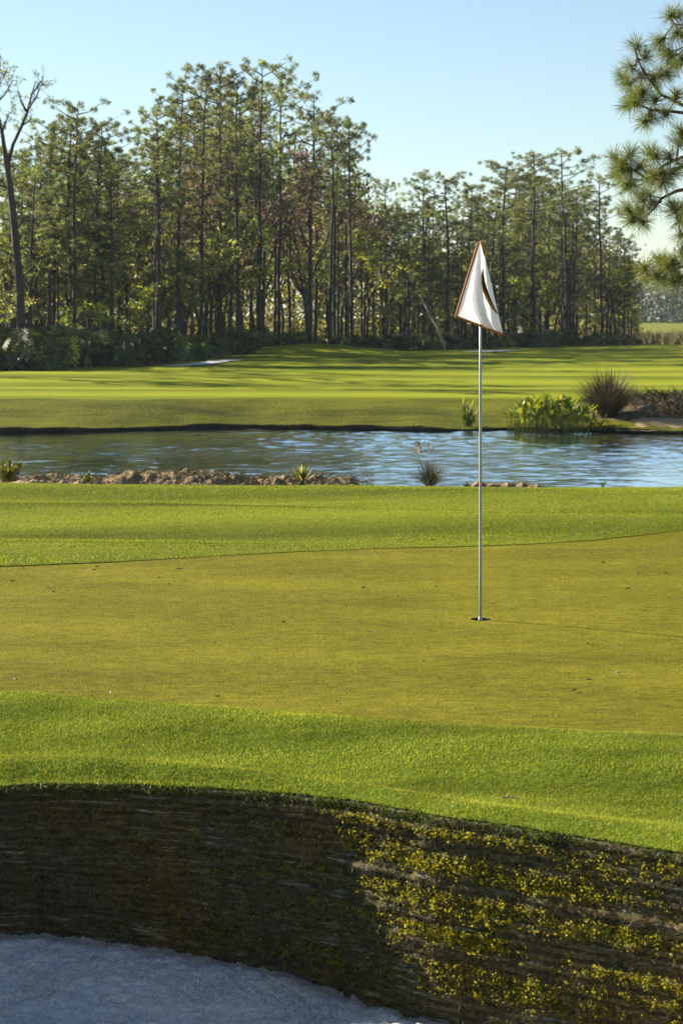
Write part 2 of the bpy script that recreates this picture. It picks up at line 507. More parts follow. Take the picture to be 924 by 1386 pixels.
# putting green, lower cut than the apron by a step, with a hole for the cup
CUP = at(650, 835, F * CH / (835 - HY)); CUPX, CUPY = CUP[0], CUP[1]
STEP = .004
gx = np.unique(np.concatenate([np.linspace(-30, -4, 40), np.linspace(-4, 4, 220), np.linspace(4, 30, 40)]))
gt = np.linspace(0, 1, 120)
fb, bb = front(gx), back(gx)
GY = fb[None] * (1 - gt)[:, None] + bb[None] * gt[:, None]
GX = np.broadcast_to(gx, GY.shape)
edge = np.minimum(gt, 1 - gt)[:, None]
GZ = nz(GX, GY) - STEP
GZ = GZ + .006 * fbm(GX * 1.1, GY * 1.1, 3, 21)
gV = np.stack([GX, GY, GZ], -1)
gV[0, :, 2] = nz(gV[0, :, 0], gV[0, :, 1]) - STEP
green = tag(grid_obj('putting_green', gV, M['green']), kind='structure')
# step faces so no gap shows between the cuts
for nm, yy in (('green_front_edge', fb), ('green_back_edge', bb)):
    a = np.stack([gx, yy, nz(gx, yy) + .001], -1); c = np.stack([gx, yy, nz(gx, yy) - .04], -1)
    tag(grid_obj(nm, np.stack([c, a]), M['fringe']), kind='structure')
bm = bmesh.new(); bm.from_mesh(green.data)
kill = [f for f in bm.faces if math.hypot(f.calc_center_median().x - CUPX, f.calc_center_median().y - CUPY) < .10]
cup_z = float(np.mean([f.calc_center_median().z for f in kill]))
bmesh.ops.delete(bm, geom=kill, context='FACES')
loop = [e for e in bm.edges if e.is_boundary and math.hypot((e.verts[0].co.x + e.verts[1].co.x) / 2 - CUPX, (e.verts[0].co.y + e.verts[1].co.y) / 2 - CUPY) < .3]
cv = [bm.verts.new((CUPX + .054 * math.cos(2 * math.pi * k / 28), CUPY + .054 * math.sin(2 * math.pi * k / 28), cup_z)) for k in range(28)]
ce = [bm.edges.new((cv[k], cv[(k + 1) % 28])) for k in range(28)]
bmesh.ops.bridge_loops(bm, edges=loop + ce)
bmesh.ops.recalc_face_normals(bm, faces=bm.faces)
bm.to_mesh(green.data); bm.free(); green.data.shade_smooth()

# fringe / fairway between the green and the pond, the bank dropping into the water
fx = np.unique(np.concatenate([np.linspace(-60, -6, 50), np.linspace(-6, 6, 160), np.linspace(6, 60, 50)]))
ft = np.linspace(0, 1, 110)
crest = PONDN + .25 * fbm(fx * .4, fx * 0, 3, 31)
bk = back(np.clip(fx, -40, 40))
FY = bk[None] * (1 - ft)[:, None] + crest[None] * ft[:, None]
FX = np.broadcast_to(fx, FY.shape)
FZ = nz(FX, FY)
fV = np.stack([FX, FY, FZ], -1)
tag(grid_obj('fairway', fV, M['fringe']), kind='structure')
WZ = -.60
bt = np.linspace(0, 1, 14)
BY = crest[None] + bt[:, None] * 3.6
BZ = FZ[-1][None] * (1 - sstep(0, 1, bt))[:, None] + (WZ - .5) * sstep(0, 1, bt)[:, None] - .012 * sstep(0, .1, bt)[:, None]
tag(grid_obj('pond_bank', np.stack([np.broadcast_to(fx, BY.shape), BY, BZ], -1), M['dirt']), kind='structure')

# dirt berm on the near shore (left) and a small one right of the flagstick
def berm(name, px0, px1, d, tops, mat, seed, width=.9, taper=.08, amp=.035):
    n = 420; mrow = 44
    uu = np.linspace(0, 1, n); px = px0 + (px1 - px0) * uu
    x = (px - CX) / F * d
    topz = CH - (2.5 + np.interp(px, [t[0] for t in tops], [t[1] for t in tops]) - HY) / F * d
    topz = topz + amp * fbm(x * 4, x * 0, 4, seed)
    vv = np.linspace(-1, 1, mrow)
    Y = d + vv[:, None] * width + .15 * fbm(x[None] * 1.2, vv[:, None] * 2, 2, seed + 5)
    prof = np.clip(1 - vv ** 2, 0, 1)[:, None] ** .7 * (sstep(0, taper, uu) * (1 - sstep(1 - taper, 1, uu)))[None] ** .5
    base = -.85
    Z = base + (topz[None] - base) * prof + .055 * fbm(x[None] * 12, Y * 12, 4, seed + 9) * prof
    return grid_obj(name, np.stack([np.broadcast_to(x, Y.shape), Y, Z], -1), mat)


d1 = 26.0
tag(berm('bank', -60, 520, d1, [(-60, 640), (0, 641), (50, 643), (100, 641), (140, 645), (160, 639), (200, 637), (270, 637), (310, 641), (340, 645), (380, 645), (420, 644), (460, 646), (520, 650)], M['dirt'], 41), kind='structure')
tag(berm('bank', 615, 760, 25.6, [(615, 657), (660, 653), (690, 650), (710, 652), (760, 657)], M['dirt'], 43, .5, .2), kind='structure')
tag(berm('sand_bank', -60, 175, 24.6, [(-60, 646), (0, 649), (60, 650), (120, 653), (175, 659)], M['drydirt'], 45, .6, .25, .008), kind='structure')

# ------------------------------------------------------------------ pond, far bank, far fairway out to the horizon
V = np.array([[[-90, 21.5, WZ], [90, 21.5, WZ]], [[-90, 56, WZ], [90, 56, WZ]]], float)
wgx = np.unique(np.concatenate([np.linspace(-90, -12, 60), np.linspace(-12, 12, 340), np.linspace(12, 90, 60)]))
wgy = np.linspace(21.5, 56, 440)
WGX, WGY = np.meshgrid(wgx, wgy)
gust = .55 + .45 * sstep(-.35, .35, fbm(WGX * .16, WGY * .30, 3, 505))
calm = 1 - .88 * sstep(38.8, 42.5, WGY + .9 * fbm(WGX * .5, WGY * .5, 3, 77)) * sstep(-1.0, -4.5, WGX)
fade = (1 - sstep(10, 13, np.abs(WGX)))
wav = fbm(WGX * 3.6 + .3 * WGY, WGY * 2.5, 3, 501) * .025 + fbm(WGX * 5.1, WGY * 3.7 + .8 * WGX, 2, 502) * .012
tag(grid_obj('water', np.stack([WGX, WGY, WZ + wav * gust * calm * fade], -1), M['water']), kind='structure')
tag(grid_obj('pond_floor', V * np.array([1, 1, 0]) + np.array([0, 0, WZ - .7]), M['mud']), kind='structure')


def far_shore(x):
    px = CX + x * F / 45.
    return np.interp(px, [-2500, -200, 0, 100, 300, 500, 600, 680, 760, 860, 924, 1100, 3000], [43, 43.2, 43.9, 44.7, 46.0, 45.6, 45.0, 45.3, 44.9, 44.3, 44.0, 43.8, 46]) + .35 * fbm(x * .6, x * 0, 3, 61)


def farz(x, y):
    """far fairway height: a shoulder above the pond, a soft mound before the wood, level beyond"""
    z = -.10 * (1 - sstep(49, 62, y))
    z = z + .42 * np.exp(-((x + 1.2) / 3.6) ** 2 - ((y - 101) / 6.5) ** 2)
    z = z + .10 * fbm(x * .06, y * .05, 3, 71) * sstep(52, 66, y) * (1 - sstep(120, 160, y))
    z = z + .25 * np.exp(-((x - 20) / 5) ** 2 - ((y - 118) / 10) ** 2)
    z = z + .045 * np.sin(y * .85 + .12 * x + 1.5 * np.sin(x * .13 + y * .05)) * sstep(50, 54, y) * (1 - sstep(95, 120, y))
    z = z + .7 * sstep(180, 330, y) * sstep(10, 40, x)
    return z


wx = np.unique(np.concatenate([np.linspace(-90, -14, 60), np.linspace(-14, 22, 240), np.linspace(22, 90, 60)]))
sh = far_shore(wx)
# dark undercut lip at the water's edge
lip = np.interp(CX + wx * F / 45., [-3000, 560, 620, 680, 3000], [.095, .09, .05, .06, .08]) + .045 * fbm(wx * 1.8, wx * 0, 4, 62)
l0 = np.stack([wx, sh + .10, np.full_like(wx, WZ - .3)], -1)
l1 = np.stack([wx, sh + .06, np.full_like(wx, WZ + .01)], -1)
l2 = np.stack([wx, sh - .02, WZ + lip * .65], -1)
l3 = np.stack([wx, sh + .02, WZ + lip], -1)
tag(grid_obj('shore', np.stack([l0, l1, l2, l3]), M['mud']), kind='structure')
rows = [l3]
k = np.linspace(0, 1, 22)[1:]
crestY = 49.0 + .9 * fbm(wx * .22, wx * 0, 4, 64)
for t in k:
    y = sh + .02 + (crestY - sh) * t
    z = WZ + lip + (farz(wx, crestY) - WZ - lip) * (t ** .92) + .09 * fbm(wx * .5, y * .8, 3, 66) * (1 - t) * t * 4
    rows.append(np.stack([wx, y, z], -1))
BANKV = np.stack(rows)
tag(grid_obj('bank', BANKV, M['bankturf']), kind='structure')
fy = np.concatenate([np.linspace(0, 1, 100)])
FYY = crestY[None] + (150 - crestY[None]) * (fy[:, None] ** 1.4)
FXX = np.broadcast_to(wx, FYY.shape)
FZZ = farz(FXX, FYY)
tag(grid_obj('far_fairway', np.stack([FXX, FYY, FZZ], -1), M['fairway']), kind='structure')
hx = np.linspace(-90, 90, 61); hy = np.linspace(150, 700, 60)
HXX, HYY = np.meshgrid(hx, hy)
tag(grid_obj('field', np.stack([HXX, HYY, farz(HXX, HYY)], -1), M['farfield']), kind='structure')
# the base sheet that carries on to the horizon, below everything near
gx2 = np.array([-3000, -600, -150, 150, 600, 3000.]); gy2 = np.array([-400, -30, 3, 60, 200, 700, 4000.])
X2, Y2 = np.meshgrid(gx2, gy2)
Z2 = np.where(Y2 > 650, -.2, np.where(Y2 >= 3, -1.6, -1.3)) - np.where(np.abs(X2) > 100, 0, 0)
tag(grid_obj('ground', np.stack([X2, Y2, Z2], -1), M['farfield']), kind='structure')
# rough behind the camera side of the bunker
X2, Y2 = np.meshgrid(np.linspace(-30, 30, 60), np.linspace(-15, 3.62, 30))
tag(grid_obj('rough', np.stack([X2, Y2, .012 - .0 * X2 - .05 * sstep(3.0, 3.62, Y2) * (np.abs(X2) < 2.2)], -1), M['apron']), kind='structure')

# ------------------------------------------------------------------ bunker: sand floor and stacked sod wall
def base_z(x):
    return np.interp(x, [-2.6, -1.24, -.8, -.4, 0, .35, .6, 1.2, 2.2], [-.52, -.49, -.525, -.575, -.615, -.635, -.65, -.67, -.67])


def sand_z(x, y):
    z = base_z(x) + .0
    far = np.interp(x, rim[(rim[:, 1] > 6.5), 0], rim[(rim[:, 1] > 6.5), 1]) - y
    z = z - .07 * sstep(.15, .8, far) * (1 - sstep(-.3, .6, x))
    z = z + (.62) * sstep(5.6, 3.3, y)
    z = z + .022 * fbm(x * 2.4, y * 2.4, 3, 81) + .010 * fbm(x * 22, y * 22, 3, 83) + .006 * fbm(x * 48, y * 48, 2, 84)
    return z


sx = np.unique(np.concatenate([np.linspace(-3, -1.7, 60), np.linspace(-1.7, .7, 240), np.linspace(.7, 2.6, 80)]))
sy = np.unique(np.concatenate([np.linspace(3.0, 6.3, 110), np.linspace(6.3, 8.1, 180)]))
SX, SY = np.meshgrid(sx, sy)
SZ = sand_z(SX, SY) + .0042 * np.random.default_rng(85).uniform(-1, 1, SX.shape)
ins = SX  # sheet runs on under the wall, hidden by it
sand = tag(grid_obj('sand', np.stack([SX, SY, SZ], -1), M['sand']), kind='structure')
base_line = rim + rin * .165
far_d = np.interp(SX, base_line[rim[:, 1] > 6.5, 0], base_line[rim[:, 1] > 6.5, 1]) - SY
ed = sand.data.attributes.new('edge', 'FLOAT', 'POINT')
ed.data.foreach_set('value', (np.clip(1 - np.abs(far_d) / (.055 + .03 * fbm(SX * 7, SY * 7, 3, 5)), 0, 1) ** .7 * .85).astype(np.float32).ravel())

wall = thing('sod_wall', 'dark stacked sod wall curving along the back of the sand bunker', 'bunker wall', (0, 7.6, -.6))
NL, PER = 27, 5
NV = NL * PER + 1
v = np.linspace(0, 1, NV)
bz = base_z(rim[:, 0]) - .10
lay = np.minimum((v * NL).astype(int), NL - 1)
fracl = v * NL - lay
jit = np.stack([fbm(rim_s * 1.6 + 13 * L, rim_s * 0 + L, 4, 90 + L) for L in range(NL)])
jit2 = np.stack([fbm(rim_s * 14 + 5 * L, rim_s * 0 + L, 3, 190 + L) for L in range(NL)])
offs = .006 * rng.standard_normal(NL)
OFF = .015 + .15 * v[:, None] + jit[lay] * .014 + jit2[lay] * .010 + offs[lay][:, None] - (.017 * (2 * fracl - 1) ** 4)[:, None]
OFF = OFF + .012 * fbm(rim_s[None] * 25, v[:, None] * 30, 3, 95)
OFF = OFF - .05 * sstep(.90, 1.0, v)[:, None]          # undercut at the foot
OFF[0] = -.01; OFF[1] = np.minimum(OFF[1], .02)
sag = .010 * fbm(rim_s * .9, rim_s * 0, 2, 97)
WZz = (rim_z - .004)[None] * (1 - v)[:, None] + bz[None] * v[:, None] + sag[None] * np.sin(np.pi * v)[:, None]
WXY = rim[None] + rin[None] * OFF[..., None]
WV = np.concatenate([WXY, WZz[..., None]], -1)
wl = WV - np.array([0, 7.6, -.6])
face = grid_obj('sod_face', wl, M['sod'], wall, smooth=True)
att = face.data.attributes.new('sod', 'FLOAT_VECTOR', 'POINT')
ss = np.broadcast_to(rim_s, WV.shape[:2])
vv = (v[:, None] * .62 + sag[None] * np.sin(np.pi * v)[:, None] * .4)
att.data.foreach_set('vector', np.stack([ss, np.broadcast_to(vv, ss.shape), 0 * ss], -1).astype(np.float32).ravel())


def wall_pts(n, umin, umax, vmin, vmax, seed, dens=None):
    r = np.random.default_rng(seed)
    uu = r.uniform(umin, umax, n); vv = r.uniform(vmin, vmax, n)
    if dens is not None:
        keep = r.uniform(0, 1, n) < dens(uu, vv); uu, vv = uu[keep], vv[keep]
    i = np.clip(uu * (NR - 1), 0, NR - 1.001); j = np.clip(vv * (NV - 1), 0, NV - 1.001)
    return wl[j.astype(int), i.astype(int)], rin[i.astype(int)], tan[i.astype(int)], uu, vv


def s_at_x(x):       # rim fraction for a place on the back wall
    idx = np.where(rim[:, 1] > 5)[0]
    return idx[np.argmin(np.abs(rim[idx, 0] - x))] / (NR - 1)


uL, uR = s_at_x(-1.9), s_at_x(1.75)
# dead fibres sticking out of the courses
Pn, nn_, tg, uu, vv_ = wall_pts(90000, .12, .9, .02, .98, 5)
r = np.random.default_rng(6); n = len(Pn)
ln = r.uniform(.008, .03, n)
dirv = np.concatenate([nn_ * r.uniform(.1, .8, (n, 1)) + tg * r.uniform(-1, 1, (n, 1)), r.uniform(-.8, .35, (n, 1))], -1)
dirv /= np.linalg.norm(dirv, axis=1)[:, None]
sd = np.cross(dirv, r.standard_normal((n, 3))); sd /= np.linalg.norm(sd, axis=1)[:, None]
T = np.stack([Pn - sd * .0016, Pn + sd * .0016, Pn + dirv * ln[:, None]], 1)
o = tri_obj('dead_grass', T, M['straw'], wall); o['kind'] = 'stuff'


# green sprouts in rows on the right-hand stretch
def dens(uu, vv):
    i = (uu * (NR - 1)).astype(int); x = rim[i, 0]
    a = sstep(-.2, .55, x - .55 * (vv - .25)) * (1 - .2 * sstep(.0, .1, vv))
    a = np.maximum(a, .16 * sstep(-1.0, -.1, x))
    row = vnoise(uu * 20 + 3, vv * 27, 11) * .5 + .5
    pat = fbm(uu * 40, vv * 8, 3, 12) * .5 + .5
    return np.clip(a * (row * 1.5 - .45) * (pat * 1.8 - .35) * 1.7, 0, 1)


Pn, nn_, tg, uu, vv_ = wall_pts(90000, uL, .88, .05, .97, 15, dens)
r = np.random.default_rng(16); n = len(Pn); Ts = []
for k in range(7):
    dirv = np.concatenate([nn_ * r.uniform(.3, 1, (n, 1)) + tg * r.uniform(-.9, .9, (n, 1)), r.uniform(-.3, 1, (n, 1))], -1)
    dirv /= np.linalg.norm(dirv, axis=1)[:, None]
    sd = np.cross(dirv, r.standard_normal((n, 3))); sd /= np.linalg.norm(sd, axis=1)[:, None]
    c0 = Pn + np.concatenate([nn_, np.zeros((n, 1))], -1) * .008 + r.standard_normal((n, 3)) * .007
    L = r.uniform(.005, .011, (n, 1)); w = L * .40
    mid = c0 + dirv * L * .5; tip = c0 + dirv * L
    Ts.append(np.stack([c0, mid + sd * w, tip], 1)); Ts.append(np.stack([c0, tip, mid - sd * w], 1))
o = tri_obj('sprout_leaves', np.concatenate(Ts), M['sprout'], wall); o['kind'] = 'stuff'
# dark leafy tufts all over the face, their tone also painting shade between sprouts
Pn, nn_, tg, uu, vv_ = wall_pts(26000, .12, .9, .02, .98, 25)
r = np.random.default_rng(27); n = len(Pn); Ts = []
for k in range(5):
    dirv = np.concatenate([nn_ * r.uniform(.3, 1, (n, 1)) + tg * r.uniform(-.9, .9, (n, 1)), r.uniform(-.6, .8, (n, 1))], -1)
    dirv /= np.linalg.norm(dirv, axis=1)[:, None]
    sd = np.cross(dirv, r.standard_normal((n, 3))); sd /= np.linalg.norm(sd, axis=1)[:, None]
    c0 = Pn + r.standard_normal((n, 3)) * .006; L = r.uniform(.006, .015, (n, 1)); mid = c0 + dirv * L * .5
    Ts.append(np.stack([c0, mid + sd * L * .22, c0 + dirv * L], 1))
o = tri_obj('shade_leaf_tufts', np.concatenate(Ts), M['shadeleaf'], wall); o['kind'] = 'stuff'
# ragged turf lip hanging over the wall
r = np.random.default_rng(26); n = 26000
uu = r.uniform(.1, .9, n); i = (uu * (NR - 1)).astype(int)
P0 = np.concatenate([rim[i] + rin[i] * r.uniform(-.02, .02, (n, 1)), (rim_z[i] + r.uniform(-.045, .004, n))[:, None]], -1) - np.array([0, 7.6, -.6])
lipvar = (.6 + .8 * np.clip(fbm(uu * 90, uu * 0, 3, 33) + .3, 0, 1))[:, None]
dirv = np.concatenate([rin[i] * r.uniform(.2, 1.0, (n, 1)) + tan[i] * r.uniform(-.5, .5, (n, 1)), r.uniform(-1.3, .5, (n, 1))], -1)
dirv /= np.linalg.norm(dirv, axis=1)[:, None]
sd = np.cross(dirv, r.standard_normal((n, 3))); sd /= np.linalg.norm(sd, axis=1)[:, None]
T = np.stack([P0 - sd * .002, P0 + sd * .002, P0 + dirv * r.uniform(.012, .042, (n, 1)) * lipvar], 1)
o = tri_obj('grass_lip', T, M['darkgrass'], wall); o['kind'] = 'stuff'


# ------------------------------------------------------------------ grass blades
def scatter_grid(V, n, seed, xlim, ylim):
    """random points on a grid sheet, area-weighted, within limits"""
    r = np.random.default_rng(seed)
    A = (V[:-1, :-1] + V[1:, 1:]) / 2
    e1 = V[:-1, 1:] - V[:-1, :-1]; e2 = V[1:, :-1] - V[:-1, :-1]
    ar = np.linalg.norm(np.cross(e1, e2), axis=-1)
    ok = (A[..., 0] > xlim[0]) & (A[..., 0] < xlim[1]) & (A[..., 1] > ylim[0]) & (A[..., 1] < ylim[1])
    w = (ar * ok).ravel(); w /= w.sum()
    c = r.choice(len(w), n, p=w); a, b = np.unravel_index(c, ar.shape)
    s, t = r.uniform(0, 1, (2, n, 1))
    return V[a, b] * (1 - s) * (1 - t) + V[a, b + 1] * s * (1 - t) + V[a + 1, b] * (1 - s) * t + V[a + 1, b + 1] * s * t


P_ = scatter_grid(apron_V, 600000, 51, (-2.9, 3.0), (6.3, 11.2))
hh = np.full(len(P_), .0105) * (1 + .35 * fbm(P_[:, 0] * 3, P_[:, 1] * 3, 3, 52))
tag(tri_obj('apron_grass', blades(P_, hh, .0011, hh * 0 + .35, 53, (.3, -.5, 0)), M['blade']), kind='stuff')
P_ = scatter_grid(gV, 420000, 54, (-4, 4.6), (8.5, 18)); P_ = P_[np.hypot(P_[:, 0] - CUPX, P_[:, 1] - CUPY) > .06]
hh = np.full(len(P_), .0055)
tag(tri_obj('green_grass', blades(P_, hh, .0016, hh * 0 + .3, 55, (.5, .2, 0)), M['gblade']), kind='stuff')
P_ = scatter_grid(fV, 330000, 56, (-5.5, 5.8), (15, 23.5))
hh = np.full(len(P_), .013) * (1 + .4 * fbm(P_[:, 0] * 1.2, P_[:, 1] * 2, 3, 57))
tag(tri_obj('fairway_grass', blades(P_, hh, .0022, hh * 0 + .3, 58, (.5, -.2, 0)), M['fblade']), kind='stuff')

# ------------------------------------------------------------------ flagstick, flag, cup
fs = thing('flagstick', 'slim pale flagstick standing in the hole with a drooping white flag', 'flagstick', (CUPX, CUPY, cup_z))
H = 510 / F * CUPY - .02
b_ = MB(); b_.tube([(0, 0, -.10), (0, 0, .3), (0, 0, H * .55), (0, 0, H)], [.0085, .0085, .0078, .0065], 12); b_.build('pole', M['pole'], fs, True)
b_ = MB(); b_.tube([(0, 0, H - .004), (0, 0, H + .012), (0, 0, H + .026), (0, 0, H + .032)], [.010, .012, .009, .002], 12); b_.build('finial', M['hem'], fs, True)
b_ = MB(); b_.tube([(0, 0, -.125), (0, 0, -.02), (0, 0, .012), (0, 0, .016)], [.014, .014, .012, .0095], 12); b_.build('ferrule', M['pole'], fs, True)


def fp(px, py, dy):          # flag pixel -> flagstick space (flag hangs at the pole's own distance)
    q = at(px, py, CUPY + dy); return Vector((q[0] - CUPX, dy, q[2] - cup_z))


# draped cloth: rows from the top pin to the hem, columns from the hemmed edge over the crease to the far fold
def lerp(a, b, t): return a + (b - a) * t


rowsN, colsN = 40, 36
FL = np.zeros((rowsN, colsN, 3))
for i_ in range(rowsN):
    t = i_ / (rowsN - 1)
    L = (lerp(647.5, 616.5, t), lerp(327, 428, t))
    Rr = (lerp(651.5, 681, t ** 1.02), lerp(327, 452.5, t))
    # lower hem runs from (616,428) to (681,453)
    cxp = np.interp(t, [0, .35, .72, .85, 1], [650, 643.5, 638.5, 641, 652])
    for j_ in range(colsN):
        s = j_ / (colsN - 1)
        px = lerp(L[0], Rr[0], s); py = lerp(L[1], Rr[1], s)
        wfrac = (cxp - L[0]) / max(Rr[0] - L[0], .1)
        # depth: crease pushed back, both panels billow toward the camera
        dy = -.035 - .035 * math.sin(math.pi * s) * t
        dy += .050 * t * math.exp(-((s - wfrac) / .10) ** 2) * min(1, t * 2.2)
        dy += -.040 * t * math.exp(-((s - wfrac - .22) / .15) ** 2)
        dy += .030 * t * s
        # second crease: runs from the elbow to the lower right corner
        if t > .72:
            dd = s - np.interp(t, [.72, 1], [.40, .95])
            dy += .022 * math.exp(-(dd / .10) ** 2) * (t - .72) / .28
        dy += .006 * math.sin(9 * s + 5 * t) * t
        FL[i_, j_] = fp(px, py, dy)
flag = grid_obj('flag', FL, M['white_cloth'], fs)
sol = flag.modifiers.new('cloth', 'SOLIDIFY'); sol.thickness = .0016; sol.offset = 1
# the far half of the cloth, hanging behind the stick and joined at the fold
BKF = FL.copy()
for i_ in range(rowsN):
    t = i_ / (rowsN - 1)
    for j_ in range(colsN):
        s = j_ / (colsN - 1)
        p0 = FL[i_, j_].copy(); edgeR = FL[i_, -1]
        q = edgeR + (p0 - edgeR) * .80
        q[1] = edgeR[1] + .018 + .07 * t * (1 - s) * (.6 + .4 * math.sin(3 * s)) + .004
        q[2] += .03 * t * (1 - s)
        BKF[i_, j_] = q
bk2 = grid_obj('flag_fold', BKF, M['white_cloth'], fs)
sol = bk2.modifiers.new('cloth', 'SOLIDIFY'); sol.thickness = .0016


def fl(s, t):
    i = min(max(t, 0), 1) * (rowsN - 1); j = min(max(s, 0), 1) * (colsN - 1)
    i0, j0 = min(int(i), rowsN - 2), min(int(j), colsN - 2); a, b = i - i0, j - j0
    return FL[i0, j0] * (1 - a) * (1 - b) + FL[i0 + 1, j0] * a * (1 - b) + FL[i0, j0 + 1] * (1 - a) * b + FL[i0 + 1, j0 + 1] * a * b


hem = MB()
hem.tube([fl(0, t) for t in np.linspace(0, 1, 40)] + [fl(s, 1) for s in np.linspace(.03, 1, 30)], .0068, 6)
hem.tube([fl(1, t) + np.array([0, .003, 0]) for t in np.linspace(0, .16, 10)], [.008] * 8 + [.005, .002], 6)
hem.build('hem', M['hem'], flag, True)


def inv(px, py):           # flag cloth coordinates of a photo pixel on the cloth
    best = None
    for s in np.linspace(0, 1, 101):
        t = (py - 327) / (lerp(101, 125.5, s))
        x = lerp(lerp(647.5, 616.5, t), lerp(651.5, 681, t), s)
        if best is None or abs(x - px) < best[0]:
            best = (abs(x - px), s, t)
    return best[1], best[2]


arc = [(653.2, 363, .8), (653.0, 372, 3.2), (653.8, 382, 4.6), (656.2, 392, 5.4), (659.6, 402, 5.2), (664.0, 411, 4.2), (669.0, 419, 2.6), (674, 425, .8)]
em_d = MB(); em_g = MB(); vd = []; vg = []; vg2 = []
for px, py, w in arc:
    s1, t1 = inv(px - w * .55, py + w * .28); s2, t2 = inv(px + w * .55, py - w * .28); s3, t3 = inv(px, py)
    w = w * .82; off = np.array([0, -.0035, 0])
    vd += [fl(s1, t1) + off, fl(s2, t2) + off]
    off2 = np.array([0, -.0048, 0])
    s4, t4 = inv(px - w * .62, py + w * .3); s5, t5 = inv(px - w * .12, py + w * .05)
    k_ = 1 if py > 395 else .55
    s4b, t4b = inv(px - w * .62 * k_ + (1 - k_) * w * -.2, py + w * .3)
    vg += [fl(s4, t4) + off2, fl(*(inv(px - w * (.30 if py < 398 else -.1), py))) + off2]
fcs = [(2 * k, 2 * k + 1, 2 * k + 3, 2 * k + 2) for k in range(len(arc) - 1)]
em_d.add(vd, fcs); em_d.build('emblem', M['brownprint'], flag)
em_g.add(vg, fcs); em_g.build('emblem_edge', M['gold'], flag)

cup = thing('hole_cup', 'dark round hole cut in the green at the foot of the flagstick', 'golf hole', (CUPX, CUPY, cup_z - .15))
b_ = MB(); n = 28
ring = lambda r_, z_: [(r_ * math.cos(2 * math.pi * k / n), r_ * math.sin(2 * math.pi * k / n), z_) for k in range(n)]
b_.add(ring(.0535, .125) + ring(.0535, 0) , [(k, (k + 1) % n, n + (k + 1) % n, n + k) for k in range(n)] + [tuple(range(n, 2 * n))]); b_.build('cup_liner', M['cupwhite'], cup)
b_ = MB()
b_.add(ring(.0565, .1525) + ring(.0538, .1505) + ring(.0538, .125), [(a + k, a + (k + 1) % n, a + n + (k + 1) % n, a + n + k) for a in (0, n) for k in range(n)]); b_.build('soil_rim', M['mud'], cup)


# ------------------------------------------------------------------ trees of the wood
def tuft_tris(c, dirn, r, n, L, w):
    """a bottle-brush end of needles: n thin triangles fanning out round dirn"""
    d = np.asarray(dirn, float); d = d / np.linalg.norm(d)
    v = r.standard_normal((n, 3)) + d * .75
    v /= np.linalg.norm(v, axis=1)[:, None]
    sd = np.cross(v, r.standard_normal((n, 3))); sd /= np.linalg.norm(sd, axis=1)[:, None]
    LL = (L * r.uniform(.6, 1.1, n))[:, None]
    base = np.asarray(c) + v * LL * .08
    mid = base + v * LL * .55
    tip = base + v * LL
    return np.concatenate([np.stack([base, mid - sd * w, mid + sd * w], 1), np.stack([mid - sd * w, tip, mid + sd * w], 1)])


def make_pine(seed, h=12., crown=.42, rad=1.5, nb=26, tr=.105, tufts=3, lean=.25, sparse=0.12, tuftL=.225, needle='needle', stubs=6):
    r = np.random.default_rng(seed)
    t = MB(); c = MB()
    zs = np.linspace(0, h, 9)
    bx = np.cumsum(r.normal(0, .05, 9)) + lean * r.uniform(-1, 1) * zs / h; by = np.cumsum(r.normal(0, .05, 9))
    bx -= bx[0]; by -= by[0]
    pts = np.stack([bx, by, zs], -1)
    rads = tr * (1 - zs / h) ** .75 + .02
    t.tube(pts, rads, 7)

    def tp(z): return np.array([np.interp(z, zs, bx), np.interp(z, zs, by), z])
    for k in range(stubs):
        z = h * r.uniform(.12, max(.2, 1 - crown)); a = r.uniform(0, 6.28); L = r.uniform(.3, .9)
        p = tp(z); t.tube([p, p + np.array([math.cos(a) * L, math.sin(a) * L, r.uniform(-.1, .3) * L])], [.02, .008], 3)
    for k in range(nb):
        u = (k + r.uniform(0, 1)) / nb
        z = h * (1 - crown * (1 - u) ** 1.1) - .1
        p = tp(min(z, h)); a = k * 2.4 + r.uniform(-.6, .6)
        prof = (math.sin(math.pi * min(1, (1 - u) * .68 + .19))) * (.65 + .5 * r.uniform())
        L = rad * max(.18, prof)
        if r.uniform() < sparse: continue
        rise = r.uniform(.15, .55) if u > .4 else r.uniform(-.1, .45)
        dirn = np.array([math.cos(a), math.sin(a), rise])
        mid = p + dirn * L * .5 + np.array([0, 0, r.uniform(-.12, .05)])
        end = p + dirn * L + np.array([0, 0, .12 * L])
        t.tube([p, mid, end], [.035, .022, .010], 4)
        for q in range(tufts):
            f = r.uniform(.42, 1.0) if q else 1.0
            s0 = mid + (end - mid) * max(0, (f - .5) * 2) if f > .5 else p + (mid - p) * f * 2
            tw = dirn * .3 + r.normal(0, .55, 3); tw[2] = abs(tw[2]) * .8 + .1
            e = s0 + tw * L * r.uniform(.10, .36)
            t.tube([s0, e], [.010, .006], 3)
            c.tri(tuft_tris(e, tw, r, 54, tuftL * r.uniform(.6, 1.25), .0125))
    for q in range(5):
        c.tri(tuft_tris(tp(h) + r.normal(0, .14, 3), (0, 0, 1), r, 34, tuftL, .0145))
    return t, c


